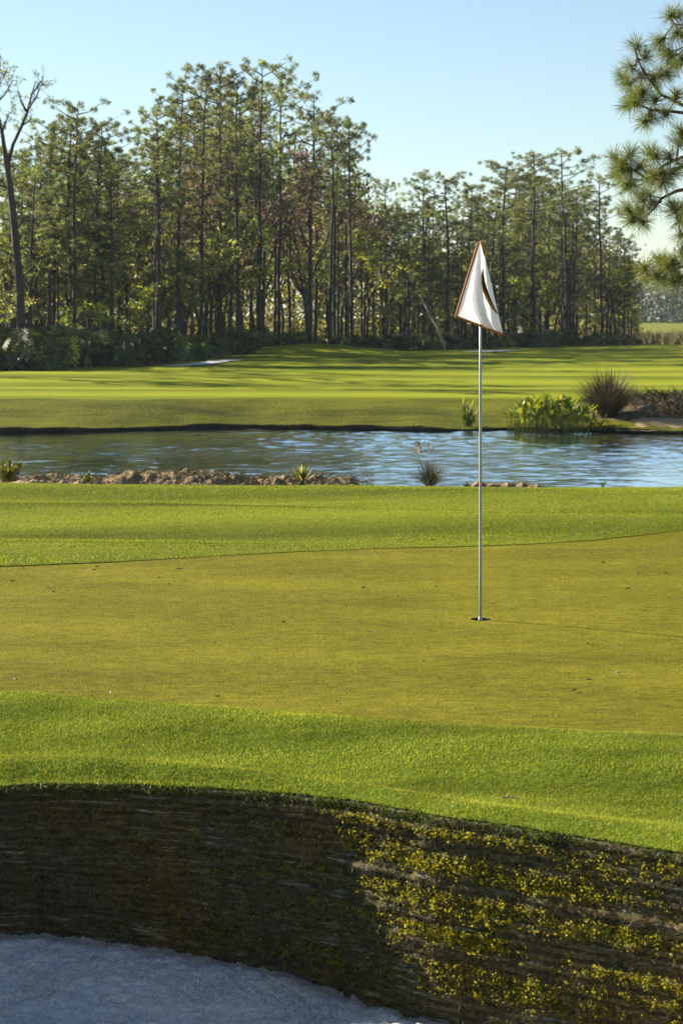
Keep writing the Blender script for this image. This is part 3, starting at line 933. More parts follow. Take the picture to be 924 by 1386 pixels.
def make_broadleaf(seed, h=6.5, rad=1.6, leaves=2600, tr=.09, size=.11, low=.18, clumps=58):
    r = np.random.default_rng(seed)
    t = MB(); c = MB()
    ends = []

    def grow(p, d, L, rr, depth):
        d = d / np.linalg.norm(d)
        q = p + d * L * .5 + r.normal(0, .04 * L, 3); e = p + d * L + r.normal(0, .06 * L, 3)
        t.tube([p, q, e], [rr, rr * .85, rr * .65], 5 if depth < 2 else 3)
        if depth >= 1: ends.append(q)
        ends.append(e)
        if depth < 3:
            for k in range(r.integers(2, 4)):
                nd_ = d * .75 + r.normal(0, .5, 3); nd_[2] = abs(nd_[2]) * .7 + .25
                grow(e if k else q + (e - q) * .5, nd_, L * r.uniform(.55, .78), rr * .6, depth + 1)
    grow(np.zeros(3), np.array([r.normal(0, .08), r.normal(0, .08), 1.]), h * .36, tr, 0)
    E = np.array(ends); E = E[E[:, 2] > low * h]
    ext = max(1e-3, np.max(E[:, 2])); E[:, 2] *= h / ext
    hor = np.max(np.hypot(E[:, 0], E[:, 1]))
    for v_ in (0,):
        pass
    # keep the limbs in step with the stretch
    t.v = [(x, y, z * h / ext) for x, y, z in t.v]
    per = max(6, leaves // len(E))
    for p in E:
        n = int(per * r.uniform(.2, 1.8)); s = r.uniform(.12, .27)
        cen = p + r.normal(0, s, (n, 3)) * np.array([1, 1, .75])
        cen = cen[cen[:, 2] > .3]; n = len(cen)
        a = r.standard_normal((n, 3)); a /= np.linalg.norm(a, axis=1)[:, None]
        b2 = np.cross(a, r.standard_normal((n, 3))); b2 /= np.linalg.norm(b2, axis=1)[:, None]
        sz = (size * r.uniform(.6, 1.3, n))[:, None]
        c.tri(np.stack([cen - a * sz, cen + b2 * sz * .5, cen + a * sz], 1)); c.tri(np.stack([cen - a * sz, cen + a * sz, cen - b2 * sz * .5], 1))
    return t, c


def finish(name, label, cat, tc, bark, leaf, group=None):
    root = thing(name, label, cat, (0, 0, -500), 0, group)
    tc[0].build('trunk', bark, root, True); tc[1].build('crown', leaf, root)
    return root


LP = 'one of the many lower pines crowded inside the wood beneath the taller outline tops'
LB = 'low leafy broadleaf tree filling the gaps between the pine trunks of the wood'
LR = 'thin tree with dry rusty brown leaves among the pines of the wood'
pines = [(12., finish('pine_tree', LP, 'pine tree', make_pine(100 + k, 12., [.42, .36, .5, .45, .38, .55, .4, .48, .72, .82, .66][k], [1.5, 1.3, 1.8, 1.4, 1.6, 1.5, 1.25, 1.7, 1.3, 1.5, 1.6][k], [30, 24, 34, 28, 26, 36, 26, 32, 46, 56, 44][k], .085, 4), M['bark'], M['needle'], 'pines crowded in the wood')) for k in range(11)]
broads = [(6.5, finish('broadleaf_tree', LB, 'tree', make_broadleaf(200 + k, 6.5, leaves=[1500, 1100, 1700, 1200, 1400][k]), M['bark'], [M['oliveleaf'], M['greenleaf']][k % 2], 'broadleaf trees filling the wood')) for k in range(5)]
rusts = [(6.5, finish('bare_tree', LR, 'tree', make_broadleaf(300 + k, 7.0, leaves=1100, size=.09, tr=.07), M['bark'], M['rustleaf'], 'rusty trees in the wood')) for k in range(2)]


def edge_d(px):
    """distance of the front edge of the wood along the view column px"""
    return np.interp(px, [-300, -100, 0, 140, 250, 350, 470, 600, 740, 850, 900], [66, 70, 74, 78, 88, 102, 112, 114, 126, 136, 142])


SIL = ([-200, 0, 20, 60, 100, 130, 180, 205, 230, 290, 320, 350, 385, 400, 440, 480, 500, 540, 570, 600, 640, 680, 720, 770, 800, 830, 850, 862, 900],
       [170, 190, 188, 178, 152, 170, 188, 165, 128, 98, 112, 95, 100, 132, 138, 172, 218, 255, 245, 255, 256, 235, 222, 218, 250, 275, 330, 380, 420])


def sil(px): return float(np.interp(px, *SIL))


used = set()


def place(proto_list, k, px, d, top, label=None, group=None, rz=None, name=None, sx=1.0):
    h0, root = proto_list[k % len(proto_list)]
    g = farz(np.array(px - CX) / F * d, np.array(d)); gz = float(g)
    x = (px - CX) / F * d
    h = (CH - (top - HY) / F * d) - gz
    s = h / h0
    rz = random.uniform(0, 6.28) if rz is None else rz
    if id(root) not in used and label is None:
        used.add(id(root)); o = root
        o.location = (x, d, gz - .05); o.rotation_euler = (0, 0, rz)
    else:
        o = dup(root, (x, d, gz - .05), rz, 1.0, label)
        if label and 'group' in o: del o['group']
        if group: o['group'] = group
    wsc = s ** .6 * sx
    o.scale = (wsc, wsc, s)
    return o


# pines that make the outline against the sky, each one named by its look
outline = [
    (100, 80, 142, 10, 'tall slim pine rising from the rounded crowns on the left side of the wood', 1.0),
    (62, 80, 172, 5, 'broad dark pine next to the bare forked tree at the wood end', 1.1),
    (142, 82, 168, 8, 'pine with a wide rounded crown between the low saddle and the left crowns', 1.1),
    (212, 90, 152, 1, 'narrow pine on the left shoulder of the tallest clump', 1.0),
    (238, 92, 120, 3, 'tall pine at the left rim of the tallest clump with open crown', 1.1),
    (268, 94, 104, 5, 'tall full crowned pine second in the tallest clump', 1.1),
    (298, 96, 90, 0, 'topmost pine of the left tall clump with tufted crown against the sky', 1.05),
    (322, 97, 112, 6, 'slim pine just left of the gap of sky in the tall clump', .9),
    (352, 100, 90, 7, 'tallest pine right of the gap of sky with trunk crossing its neighbour', 1.0),
    (378, 102, 97, 2, 'tall pine with a thick dark top right beside the tallest one', .95),
    (418, 104, 130, 4, 'flat topped pine with long bare trunk on the right of the tall clump', 1.2),
    (446, 106, 158, 1, 'leggy pine with drooping side tufts below the flat topped pine', 1.0),
    (476, 108, 168, 6, 'pine leaning right with sideways tufts at the end of the tall clump', 1.0),
    (574, 118, 238, 10, 'small pine top at the low dip of the tree line', 1.0),
    (606, 118, 240, 10, 'rounded pine top above and left of the flag', 1.3),
    (642, 120, 252, 8, 'pine whose crown stands right above the top of the flag', 1.3),
    (680, 124, 222, 10, 'pine with an angled flat crown right of the flag', 1.4),
    (722, 128, 208, 0, 'tallest pine on the right half of the wood', 1.35),
    (768, 130, 206, 4, 'pine with a rounded top beside the tallest of the right half', 1.35),
    (812, 134, 238, 1, 'thin pine with long bare trunk near the right end of the wood', 1.25),
    (845, 136, 322, 9, 'short dark pine closing the right end of the wood', 1.1),
]
for px, d, top, k, lab, sx in outline:
    place(pines, k, px, d + random.uniform(-2, 2), top, lab, sx=sx)

# the body of the wood
rr = np.random.default_rng(404)
pxs = np.concatenate([rr.uniform(-70, 866, 96), rr.uniform(495, 860, 26), rr.uniform(-10, 205, 9)])
for i_, px in enumerate(pxs):
    d = edge_d(px) + rr.uniform(.5, 26)
    top = sil(px) + (rr.uniform(14, 125) if i_ < 96 else rr.uniform(8, 60))
    place(pines, i_ if i_ < 96 else [10, 5, 8, 2, 9][i_ % 5], px, d, top, sx=rr.uniform(.85, 1.15) * (1 if i_ < 96 else 1.25))
pxs = rr.uniform(-70, 868, 95)
for i_, px in enumerate(pxs):
    d = edge_d(px) + rr.uniform(1.0, 30) ** 1.0
    base = HY + CH * F / d
    top = max(sil(px) + 40, base - rr.uniform(.22, .68) * (base - sil(px)))
    place(broads, i_, px, d, top, sx=rr.uniform(.85, 1.15))
for i_ in range(17):
    px = rr.choice([rr.uniform(300, 480), rr.uniform(100, 480)])
    d = edge_d(px) + rr.uniform(1, 20)
    base = HY + CH * F / d
    place(rusts, i_, px, d, base - rr.uniform(.45, .8) * (base - sil(px)), sx=1.1)

for i_, (x, d, h) in enumerate([(-17.5, 70, 12), (-20, 77, 13), (-24, 71, 11.5), (-27, 82, 13), (-15.5, 64.5, 10.5), (-31, 76, 13)]):
    place(pines, i_ + 1, CX + x * F / d, d, HY + (CH - h) * F / d, 'slender pine standing apart to the left of the bare forked tree', 'pines left of the bare forked tree')

# bare forked tree at the left end
root = thing('bare_forked_tree', 'tall nearly leafless forked tree at the left end of the wood', 'tree', (0, 0, 0))
dd = 73.0; g0 = at(30, 497, dd); t = MB(); c = MB(); r = np.random.default_rng(9)
W = lambda px, py, dz=0: np.array([(px - 30) / F * dd, dz, (497 - py) / F * dd])
t.tube([W(30, 500), W(29, 440), W(26, 380), W(20, 310), W(14, 255), W(8, 215), W(3, 180), W(-6, 140), W(-10, 110)], [.17, .15, .14, .13, .11, .085, .06, .04, .02], 8)
t.tube([W(10, 225), W(17, 195, .1), W(27, 172, .2), W(36, 150, .2), W(42, 128, .1), W(48, 108, .1)], [.08, .06, .055, .045, .03, .012], 6)
tips = []
for a_, b_p in (((36, 150), (56, 112)), ((36, 150), (24, 122)), ((42, 128), (58, 104)), ((27, 172), (40, 158)), ((3, 180), (12, 150)), ((-6, 140), (8, 92)), ((-6, 140), (3, 78)), ((3, 180), (-12, 160)), ((20, 310), (44, 290)), ((26, 380), (60, 350)), ((29, 420), (5, 400)), ((14, 255), (-14, 240)), ((24, 350), (-8, 335)), ((-6, 140), (16, 108))):
    m_ = ((a_[0] + b_p[0]) / 2 + r.uniform(-4, 4), (a_[1] + b_p[1]) / 2 + r.uniform(-3, 5))
    z1 = r.uniform(-.5, .5)
    t.tube([W(*a_), W(*m_, z1 * .5), W(*b_p, z1)], [.04, .028, .012], 4)
    for f in (1, .75, .5):
        e = W(*a_) + (W(*b_p, z1) - W(*a_)) * f
        for q in range(4):
            e2 = e + r.normal(0, .22, 3)
            t.tube([e, e2], [.010, .005], 3); tips.append((e2, b_p[1]))
for e2, yy in tips:
    if r.uniform() < (.7 if yy < 170 else .5): c.tri(tuft_tris(e2, (0, 0, 1), r, 12, .17, .014))
root.location = tuple(g0)
t.build('trunk', M['bark'], root, True); c.build('crown', M['needle'], root)

# leaning dead poles
for nm, lab, p0, p1, d in (('dead_pole', 'pale dead trunk leaning left at the edge of the wood left of the flag', (604, 473), (568, 398), 113), ('dead_pole', 'pale dead trunk leaning left in the wood just right of the flag', (752, 468), (716, 418), 125)):
    b0 = at(*p0, d); b1 = at(*p1, d + 1.5)
    root = thing(nm, lab, 'dead tree', b0)
    t = MB(); q = b1 - b0; t.tube([q * 0 - np.array([0, 0, .2]), q * .35 + np.array([.05, 0, .06]), q * .7, q], [.062, .058, .05, .03], 7); t.build('trunk', M['barkgrey'], root, True)
    t = MB(); t.tube([q * .55, q * .55 + np.array([.3, .1, .25])], [.025, .01], 5); t.build('branch_stub', M['barkgrey'], root, True)


# palmettos along the edge
def make_palmetto(seed, fans=30, rad=1.0, h=1.2):
    r = np.random.default_rng(seed); s = MB(); c = MB()
    for k in range(fans):
        a = r.uniform(0, 6.28); el = r.uniform(.15, 1.35); L = r.uniform(.5, 1.0)
        d = np.array([math.cos(a) * math.cos(el), math.sin(a) * math.cos(el), math.sin(el)])
        o = r.normal(0, .2, 3) * np.array([1, 1, 0]); e = o + d * L * np.array([rad, rad, h])
        s.tube([o, o + (e - o) * .5 + np.array([0, 0, .08]), e], [.014, .011, .008], 3)
        nrm = d * .6 + r.normal(0, .45, 3); nrm /= np.linalg.norm(nrm)
        u1 = np.cross(nrm, (0, 0, 1.)); u1 /= np.linalg.norm(u1); u2 = np.cross(nrm, u1)
        R0 = r.uniform(.28, .45); n = 13
        for q in range(n):
            th = -2.3 + 4.6 * q / (n - 1) + math.pi / 2
            f = u1 * math.cos(th) + u2 * -math.sin(th); g = np.cross(nrm, f)
            tip = e + f * R0 - np.array([0, 0, .06]); mid = e + f * R0 * .55
            c.tri(np.stack([np.stack([e, mid - g * .03, mid + g * .03]), np.stack([mid - g * .03, tip, mid + g * .03])]))
    return s, c


LPm = 'dark green fan leaved palmetto clump in the row along the front of the wood'
palms = []
for k in range(3):
    root = thing('palmetto', LPm, 'shrub', (0, 0, -500), 0, 'palmettos along the wood')
    s, c = make_palmetto(500 + k); s.build('stem', M['bark'], root); c.build('frond', M['palmleaf'], root)
    palms.append((1.25, root))
for i_, px in enumerate(np.concatenate([np.linspace(-120, 345, 52), np.linspace(350, 860, 34)])):
    px = px + rr.uniform(-6, 6); d = edge_d(px) - rr.uniform(-1.5, 1.6)
    hh = rr.uniform(.7, 1.25) if px < 340 else rr.uniform(.4, .85)
    x = (px - CX) / F * d; gz = float(farz(np.array(x), np.array(d)))
    root = palms[i_ % 3][1]
    if i_ < 3: o = root
    else: o = dup(root, (0, 0, 0))
    o.location = (x, d, gz - .03); o.rotation_euler = (0, 0, rr.uniform(0, 6.28)); s_ = hh
    o.scale = (s_ * 1.15, s_ * 1.15, s_)
for px, d, sc_, lab in ((706, 122, (2.3, 1.6, 1.05), 'large dark rounded shrub at the foot of the wood right of the flag'), (40, 72, (1.5, 1.3, 1.25), 'big glossy palmetto mound beneath the bare forked tree')):
    x = (px - CX) / F * d
    o = dup(palms[0][1], (x, d, float(farz(np.array(x), np.array(d))) - .03), 1.0, sc_, lab); del o['group']

# forest floor under the trees, and a far mass behind so the wood is deep
n = 60
pxe = np.linspace(-600, 880, n); de = edge_d(pxe)
rowsF = []
for k in np.linspace(0, 1, 8):
    dq = de + .2 + k * 40
    xx = (pxe - CX) / F * dq
    rowsF.append(np.stack([xx, dq, farz(xx, dq) + .02 + .03 * fbm(xx * 1.0, dq, 2, 5)], -1))
tag(grid_obj('forest_floor', np.stack(rowsF), M['duff']), kind='structure')
T = []
r = np.random.default_rng(606)
N = 80000
px = r.uniform(-350, 862, N); d = edge_d(px) + 26 + r.uniform(0, 16, N)
base = HY + CH * F / d; frac = r.uniform(0, 1, N) ** 1.5 * (.64 + .14 * fbm(px * .03, px * 0, 3, 8))
top = base - (base - np.interp(px, *SIL)) * frac
cen = np.stack([(px - CX) / F * d, d, CH - (top - HY) / F * d], -1)
a = r.standard_normal((N, 3)); a /= np.linalg.norm(a, axis=1)[:, None]
b2 = np.cross(a, r.standard_normal((N, 3))); b2 /= np.linalg.norm(b2, axis=1)[:, None]
sz = r.uniform(.09, .22, (N, 1))
tag(tri_obj('deep_wood', np.concatenate([np.stack([cen - a * sz, cen + b2 * sz * .6, cen + a * sz], 1), np.stack([cen - a * sz, cen + a * sz, cen - b2 * sz * .6], 1)]), M['oliveleaf']), kind='stuff')

# hazy wood on the skyline, right
cl = []
r = np.random.default_rng(707)
for k in range(150):
    x = r.uniform(40, 150); y = r.uniform(430, 500); h = r.uniform(6.5, 11.5)
    n = 260; u_ = r.uniform(0, 1, n)
    cen = np.stack([x + r.normal(0, 1.7, n) * (1.1 - u_ * .7), y + r.normal(0, 1.7, n), .6 + h * u_], -1)
    a = r.standard_normal((n, 3)); a /= np.linalg.norm(a, axis=1)[:, None]
    b2 = np.cross(a, r.standard_normal((n, 3))); b2 /= np.linalg.norm(b2, axis=1)[:, None]
    cl.append(np.stack([cen - a * .42, cen + b2 * .42, cen + a * .42], 1))
tag(tri_obj('far_wood', np.concatenate(cl), M['farleaf']), kind='stuff')

# tan rough grass on the field at the right end
r = np.random.default_rng(808); N = 9000
x = r.uniform(15.5, 40, N); y = r.uniform(139, 190, N)
keep = fbm(x * .12, y * .06, 3, 4) > -.15; x, y = x[keep], y[keep]
P_ = np.stack([x, y, farz(x, y)], -1)
tag(tri_obj('tall_grass', blades(P_, r.uniform(.5, 1.0, len(P_)), .05, np.zeros(len(P_)), 5), M['tangrass']), kind='stuff')

# cart path, two short bends seen between the mounds and the wood
def ribbon(name, pts, w, mat):
    P = [np.array(p) for p in pts]; L = []; Rr = []
    for k, p in enumerate(P):
        t_ = P[min(k + 1, len(P) - 1)] - P[max(k - 1, 0)]; t_ = t_ / np.linalg.norm(t_); nn = np.array([-t_[1], t_[0]]) * w / 2
        L.append(p + nn); Rr.append(p - nn)
    A = np.array([L, Rr]); Z = farz(A[..., 0], A[..., 1]) + .045
    return tag(grid_obj(name, np.concatenate([A, Z[..., None]], -1), mat), kind='structure')


def gp(px, py):
    d = CH * F / (py - HY); return ((px - CX) / F * d, d)


ribbon('cart_path', [(-14, 79), gp(190, 495.2), gp(225, 494), gp(265, 492.3), gp(300, 490.2), (-4.2, 89)], .8, M['path'])
ribbon('cart_path', [gp(530, 478), gp(565, 478.2), gp(600, 478.3), gp(630, 477.6), (8.6, 111)], 1.5, M['path'])


# ------------------------------------------------------------------ plants at the pond
def strap_leaf(c, base, dirn, L, w, droop, r, seg=4):
    d = np.asarray(dirn, float); d = d / np.linalg.norm(d)
    sd = np.cross(d, (0, 0, 1.)); sd = sd / (np.linalg.norm(sd) + 1e-6)
    pts = [base + d * L * k / seg - np.array([0, 0, droop * L * (k / seg) ** 2]) for k in range(seg + 1)]
    ww = [w * (math.sin(math.pi * (.18 + .82 * k / seg)) if k < seg else .02) for k in range(seg + 1)]
    vs = []
    for p, q in zip(pts, ww): vs += [p - sd * q, p + sd * q]
    c.add(vs, [(2 * k, 2 * k + 1, 2 * k + 3, 2 * k + 2) for k in range(seg)])


def grass_tuft(name, label, loc, n, L, spread, w, mat, seed, plume=None):
    r = np.random.default_rng(seed); root = thing(name, label, 'grass clump', loc); c = MB()
    for k in range(n):
        a = r.uniform(0, 6.28); el = math.acos(r.uniform(0, 1) * (1 - math.cos(spread)) + math.cos(spread))
        d = np.array([math.cos(a) * math.sin(el), math.sin(a) * math.sin(el), math.cos(el)])
        strap_leaf(c, r.normal(0, .06 * L, 3) * np.array([1, 1, .1]), d, L * r.uniform(.6, 1.1), w, r.uniform(.02, .28), r)
    c.build('blades', mat, root)
    s = MB(); s.tube([(0, 0, -.15), (0, 0, .05), (0, 0, .16 * L)], [.10 * L, .12 * L, .05 * L], 8); s.build('crown_base', M['mud'], root, True)
    if plume:
        p_ = MB()
        for k in range(plume):
            a = r.uniform(0, 6.28); e = np.array([math.cos(a) * .5, math.sin(a) * .5, 1.]) * L * r.uniform(.9, 1.25)
            p_.tube([(0, 0, 0), e * .6, e], [.003, .003, .002], 3); p_.tri(tuft_tris(e, e, r, 16, .10, .006))
        p_.build('plume', M['tangrass'], root)
    return root


def bankz(px, d):
    x = (px - CX) / F * d
    j = np.argmin(np.abs(wx - x)); ys = BANKV[:, j, 1]
    return float(np.interp(d, ys, BANKV[:, j, 2])) if d < ys[-1] else float(farz(np.array(x), np.array(d)))


def on_bank(px, d, dz=0): return ((px - CX) / F * d, d, bankz(px, d) + dz)


grass_tuft('ornamental_grass', 'large purple brown fountain grass clump on the far bank', on_bank(823, 45.8), 1300, 1.2, .95, .0065, M['purplegrass'], 1)
grass_tuft('ornamental_grass', 'small dark grass tuft on the near shore left of the flagstick', (np.array(at(581, 655, 25.2)) + [0, 0, -.02]), 420, .37, 1.25, .0035, M['greygrass'], 2, plume=3)
# broad-leaved pond plant
root = thing('pond_plant', 'wide bushy clump of bright yellow green leaves at the water edge', 'plant', ((742 - CX) / F * 44.6, 44.6, WZ))
r = np.random.default_rng(3); c = MB(); s = MB()
for k in range(330):
    bx_, by_ = r.uniform(-.86, .86), r.uniform(-.5, .6)
    if (bx_ / .9) ** 2 + (by_ / .62) ** 2 > 1: continue
    hgt = (.66 - .34 * abs(bx_) ** 1.5) * r.uniform(.35, 1.0)
    a = r.uniform(0, 6.28); tilt = r.uniform(.1, .7)
    e = np.array([bx_ * .92 + math.cos(a) * tilt * .18, by_ + math.sin(a) * tilt * .18, hgt])
    s.tube([(bx_, by_, -.08), e], [.006, .004], 3)
    d = np.array([math.cos(a) * tilt, math.sin(a) * tilt, .75 + r.uniform(-.35, .2)])
    strap_leaf(c, e, d, r.uniform(.2, .33), r.uniform(.042, .065), r.uniform(0, .5), r, 4)
s.build('stem', M['reed'], root); c.build('leaf', M['pondleaf'], root)


def leafy(name, label, loc, n, L, w, mat, seed, spread=.6, cat='plant'):
    r = np.random.default_rng(seed); root = thing(name, label, cat, loc); c = MB(); s = MB()
    for k in range(n):
        a = r.uniform(0, 6.28); el = r.uniform(.05, spread); hgt = L * r.uniform(.3, .9)
        d = np.array([math.cos(a) * math.sin(el), math.sin(a) * math.sin(el), math.cos(el)])
        e = r.normal(0, .09 * L, 3) * np.array([1, 1, 0]) + d * hgt
        s.tube([(e[0] * .2, e[1] * .2, -.05), e], [.006, .004], 3)
        for q in range(3):
            dq = d + r.normal(0, .5, 3); strap_leaf(c, e - d * hgt * .25 * q, dq, L * r.uniform(.25, .4), w, r.uniform(0, .4), r)
    s.build('stem', mat, root); c.build('leaf', mat, root)
    return root


leafy('reed_clump', 'slender upright reeds at the far water edge just left of the flagstick', on_bank(634, 45.4, -.05), 34, .62, .018, M['reed'], 11, .45)
leafy('pond_plant', 'bright sprig of leaves right of the bushy pond plant', on_bank(800, 44.75, -.04), 18, .42, .03, M['pondleaf'], 12, 1.0)
leafy('shore_plant', 'leafy green clump with rusty stems at the left end of the dirt berm', np.array(at(12, 645, 25.5)) - [0, 0, .05], 40, .28, .02, M['reed'], 13, .9)
leafy('shore_plant', 'small green weed tuft on the dirt berm', np.array(at(118, 650, 25.2)) - [0, 0, .03], 14, .13, .015, M['reed'], 14, 1.1)
leafy('shore_plant', 'tiny green sprout on the near fairway crest at the right', np.array(at(815, 658, 23.0)) - [0, 0, .02], 5, .07, .012, M['greenleaf'], 15, .9)
leafy('shore_plant', 'low weed at the left foot of the small dirt hump', np.array(at(632, 657, 24.4)) - [0, 0, .04], 16, .09, .016, M['reed'], 16, 1.2)
# spiky rosette on the berm
root = thing('rosette_plant', 'upright spiky green rosette on the dirt berm', 'plant', np.array(at(409, 647, 25.6)) - [0, 0, .05])
r = np.random.default_rng(17); c = MB()
for k in range(34):
    a = r.uniform(0, 6.28); el = r.uniform(.05, 1.0)
    strap_leaf(c, np.zeros(3), np.array([math.cos(a) * math.sin(el), math.sin(a) * math.sin(el), math.cos(el)]), r.uniform(.16, .32), .013, .12, r)
c.build('leaf', M['greenleaf'], root)
s = MB(); s.tube([(0, 0, -.06), (0, 0, .03)], [.03, .02], 6); s.build('stem', M['mud'], root)


# brushy dirt bank at the right of the far shore
def bank_patch(name, px0, px1, d0, d1, top, mat, seed):
    n, mr = 70, 24
    uu = np.linspace(0, 1, n); vv = np.linspace(0, 1, mr)
    x0 = (px0 - CX) / F * d0; x1 = (px1 - CX) / F * d0
    X = np.broadcast_to(x0 + (x1 - x0) * uu, (mr, n)); Y = d0 + (d1 - d0) * vv[:, None] + 0 * X
    prof = np.sin(np.pi * np.clip(vv * .8 + .05, 0, 1))[:, None] * sstep(0, .18, uu)[None]
    B = np.array([[bankz(CX + x * F / y, y) for x, y in zip(xr, yr)] for xr, yr in zip(X, Y)])
    Z = B + top * prof * (1 + .3 * fbm(X * 1.4, Y * 1.4, 3, seed)) + .03 * fbm(X * 5, Y * 5, 3, seed + 1) - .03 + .02 * prof
    tag(grid_obj(name, np.stack([X, Y, Z], -1), mat), kind='structure')
    return np.stack([X, Y, Z], -1)


bank_patch('sand_bank', 835, 1250, 44.0, 45.9, .045, M['drydirt'], 8)
bpv = bank_patch('mulch_bank', 790, 1250, 45.2, 48.6, .20, M['mulch'], 5)
r = np.random.default_rng(91); st = MB()
for k in range(1200):
    i, j = r.integers(3, 22), r.integers(14, 69); p0 = bpv[i, j]; a = r.uniform(0, 6.28); L = r.uniform(.1, .32)
    q = p0 + np.array([math.cos(a), math.sin(a), r.uniform(.1, .9)]) * L
    st.tube([p0 - [0, 0, .02], (p0 + q) / 2 + r.normal(0, .02, 3), q], [.010, .008, .004], 3)
tag(st.build('dead_brush', M['purplegrass']), kind='stuff')
st = MB()
for k in range(2200):
    i, j = r.integers(2, 22), r.integers(12, 69); p0 = bpv[i, j]; a = r.uniform(0, 6.28); L = r.uniform(.05, .2)
    q = p0 + np.array([math.cos(a), math.sin(a), r.uniform(.2, 1.1)]) * L
    st.tube([p0 - [0, 0, .02], q], [.009, .004], 3)
tag(st.build('dead_brush', M['tangrass']), kind='stuff')
r = np.random.default_rng(92); st = MB()
for k in range(2200):
    px = r.uniform(40, 505); x = (px - CX) / F * 26; y = 26 + r.uniform(-.8, .3)
    topy = np.interp(px, [50, 140, 160, 200, 270, 310, 340, 420, 500], [644, 645, 641, 638, 638, 642, 646, 645, 650])
    v_ = (y - 26) / .9
    z = -.85 + (CH - (topy - HY) / F * 26 + .85) * max(0, 1 - v_ ** 2) ** .7
    a = r.uniform(0, 6.28); L = r.uniform(.03, .13)
    p0 = np.array([x, y, z - .01]); q = p0 + np.array([math.cos(a), math.sin(a), r.uniform(.0, .8)]) * L
    st.tube([p0, q], [.004, .002], 3)
tag(st.build('dead_brush', M['tangrass']), kind='stuff')
# shoreline weeds and stones
r = np.random.default_rng(93); T = []
N = 9000
x = r.uniform(-9, 12, N); j = np.clip(np.searchsorted(wx, x), 0, len(wx) - 1)
y = sh[j] + r.uniform(0, .35, N); z = WZ + lip[j] - .02
keep = fbm(x * 1.1, x * 0, 3, 94) > -.1; x, y, z = x[keep], y[keep], z[keep]
P_ = np.stack([x, y, z], -1)
tag(tri_obj('shore_grass', blades(P_, r.uniform(.03, .13, len(P_)), .006, np.ones(len(P_)) * .8, 95, (0, -.8, -.2)), M['reed']), kind='stuff')


def rock(loc, s, seed):
    r = np.random.default_rng(seed); bm = bmesh.new(); bmesh.ops.create_icosphere(bm, subdivisions=3, radius=1)
    for v_ in bm.verts:
        c_ = v_.co.copy(); k_ = 1 + .3 * float(fbm(np.array(c_.x * 1.3 + seed), np.array(c_.y * 1.3 + c_.z), 3, seed)); v_.co = Vector((c_.x * s[0] * k_, c_.y * s[1] * k_, c_.z * s[2] * k_))
    me = bpy.data.meshes.new('stone'); bm.to_mesh(me); bm.free(); me.shade_smooth()
    o = link('stone', me, M['barkgrey']); o.location = loc; return o


tag(rock(on_bank(872, 46.2, .16), (.14, .1, .06), 3), 'pale flat stone lying on the brushy bank right of the purple grass', 'stone')

# ------------------------------------------------------------------ near pine at the right
NPX, NPY = 6.7, 26.5
root = thing('near_pine', 'big near pine reaching long needled branches in from the right', 'pine tree', (NPX, NPY, -.1))
t = MB(); r = np.random.default_rng(1234); tufts = []
O = np.array([NPX, NPY, -.1])
hz = np.linspace(0, 8.6, 10)
tpts = np.stack([.12 * np.sin(hz * .5), .08 * np.sin(hz * .7), hz], -1)
t.tube(tpts, .17 * (1 - hz / 8.9) ** .7 + .02, 12); trunk = t
tr_at = lambda z: np.array([np.interp(z, hz, tpts[:, 0]), np.interp(z, hz, tpts[:, 1]), z])
lb = MB()


def NP(px, py, dy=0): return at(px, py, NPY + dy) - O


def limb(path, r0, r1):
    n = len(path); lb.tube(path, list(np.linspace(r0, r1, n)), 6)


main = [
    # path in photo pixels (px, py, depth offset), then clumps hung on it
    ([(1010, 160), (960, 150), (924, 142), (895, 128), (872, 100), (862, 78), (859, 66)], [(861, 62), (842, 103), (848, 112), (870, 100), (893, 100), (884, 108)]),
    ([(1010, 120), (960, 95), (930, 60), (912, 32), (907, 22)], [(907, 20), (893, 55), (915, 45), (905, 75), (922, 80), (918, 20), (930, 40)]),
    ([(1010, 160), (950, 155), (905, 150), (880, 148), (862, 140)], [(860, 138), (850, 142), (872, 165), (887, 133), (915, 130), (900, 155), (868, 132), (880, 158)]),
    ([(1010, 215), (950, 215), (905, 232), (880, 245), (855, 228), (838, 215), (832, 212)], [(830, 212), (854, 206), (845, 222), (868, 225), (836, 238), (850, 250)]),
    ([(1010, 240), (960, 250), (915, 258), (895, 268), (882, 285), (866, 296)], [(866, 266), (854, 297), (848, 282), (860, 288), (876, 262), (870, 300)]),
    ([(1010, 200), (950, 205), (915, 215), (895, 225), (887, 215)], [(887, 210), (896, 236), (880, 205), (905, 212), (918, 190), (921, 178), (910, 235), (884, 238)]),
    ([(1010, 255), (960, 258), (930, 270), (914, 285)], [(915, 285), (922, 300), (921, 318), (928, 335), (910, 278)]),
    ([(1010, 330), (960, 350), (925, 360), (900, 368), (874, 366)], [(872, 363), (878, 372), (890, 374), (904, 360), (911, 355), (918, 376), (925, 345), (898, 380)]),
]
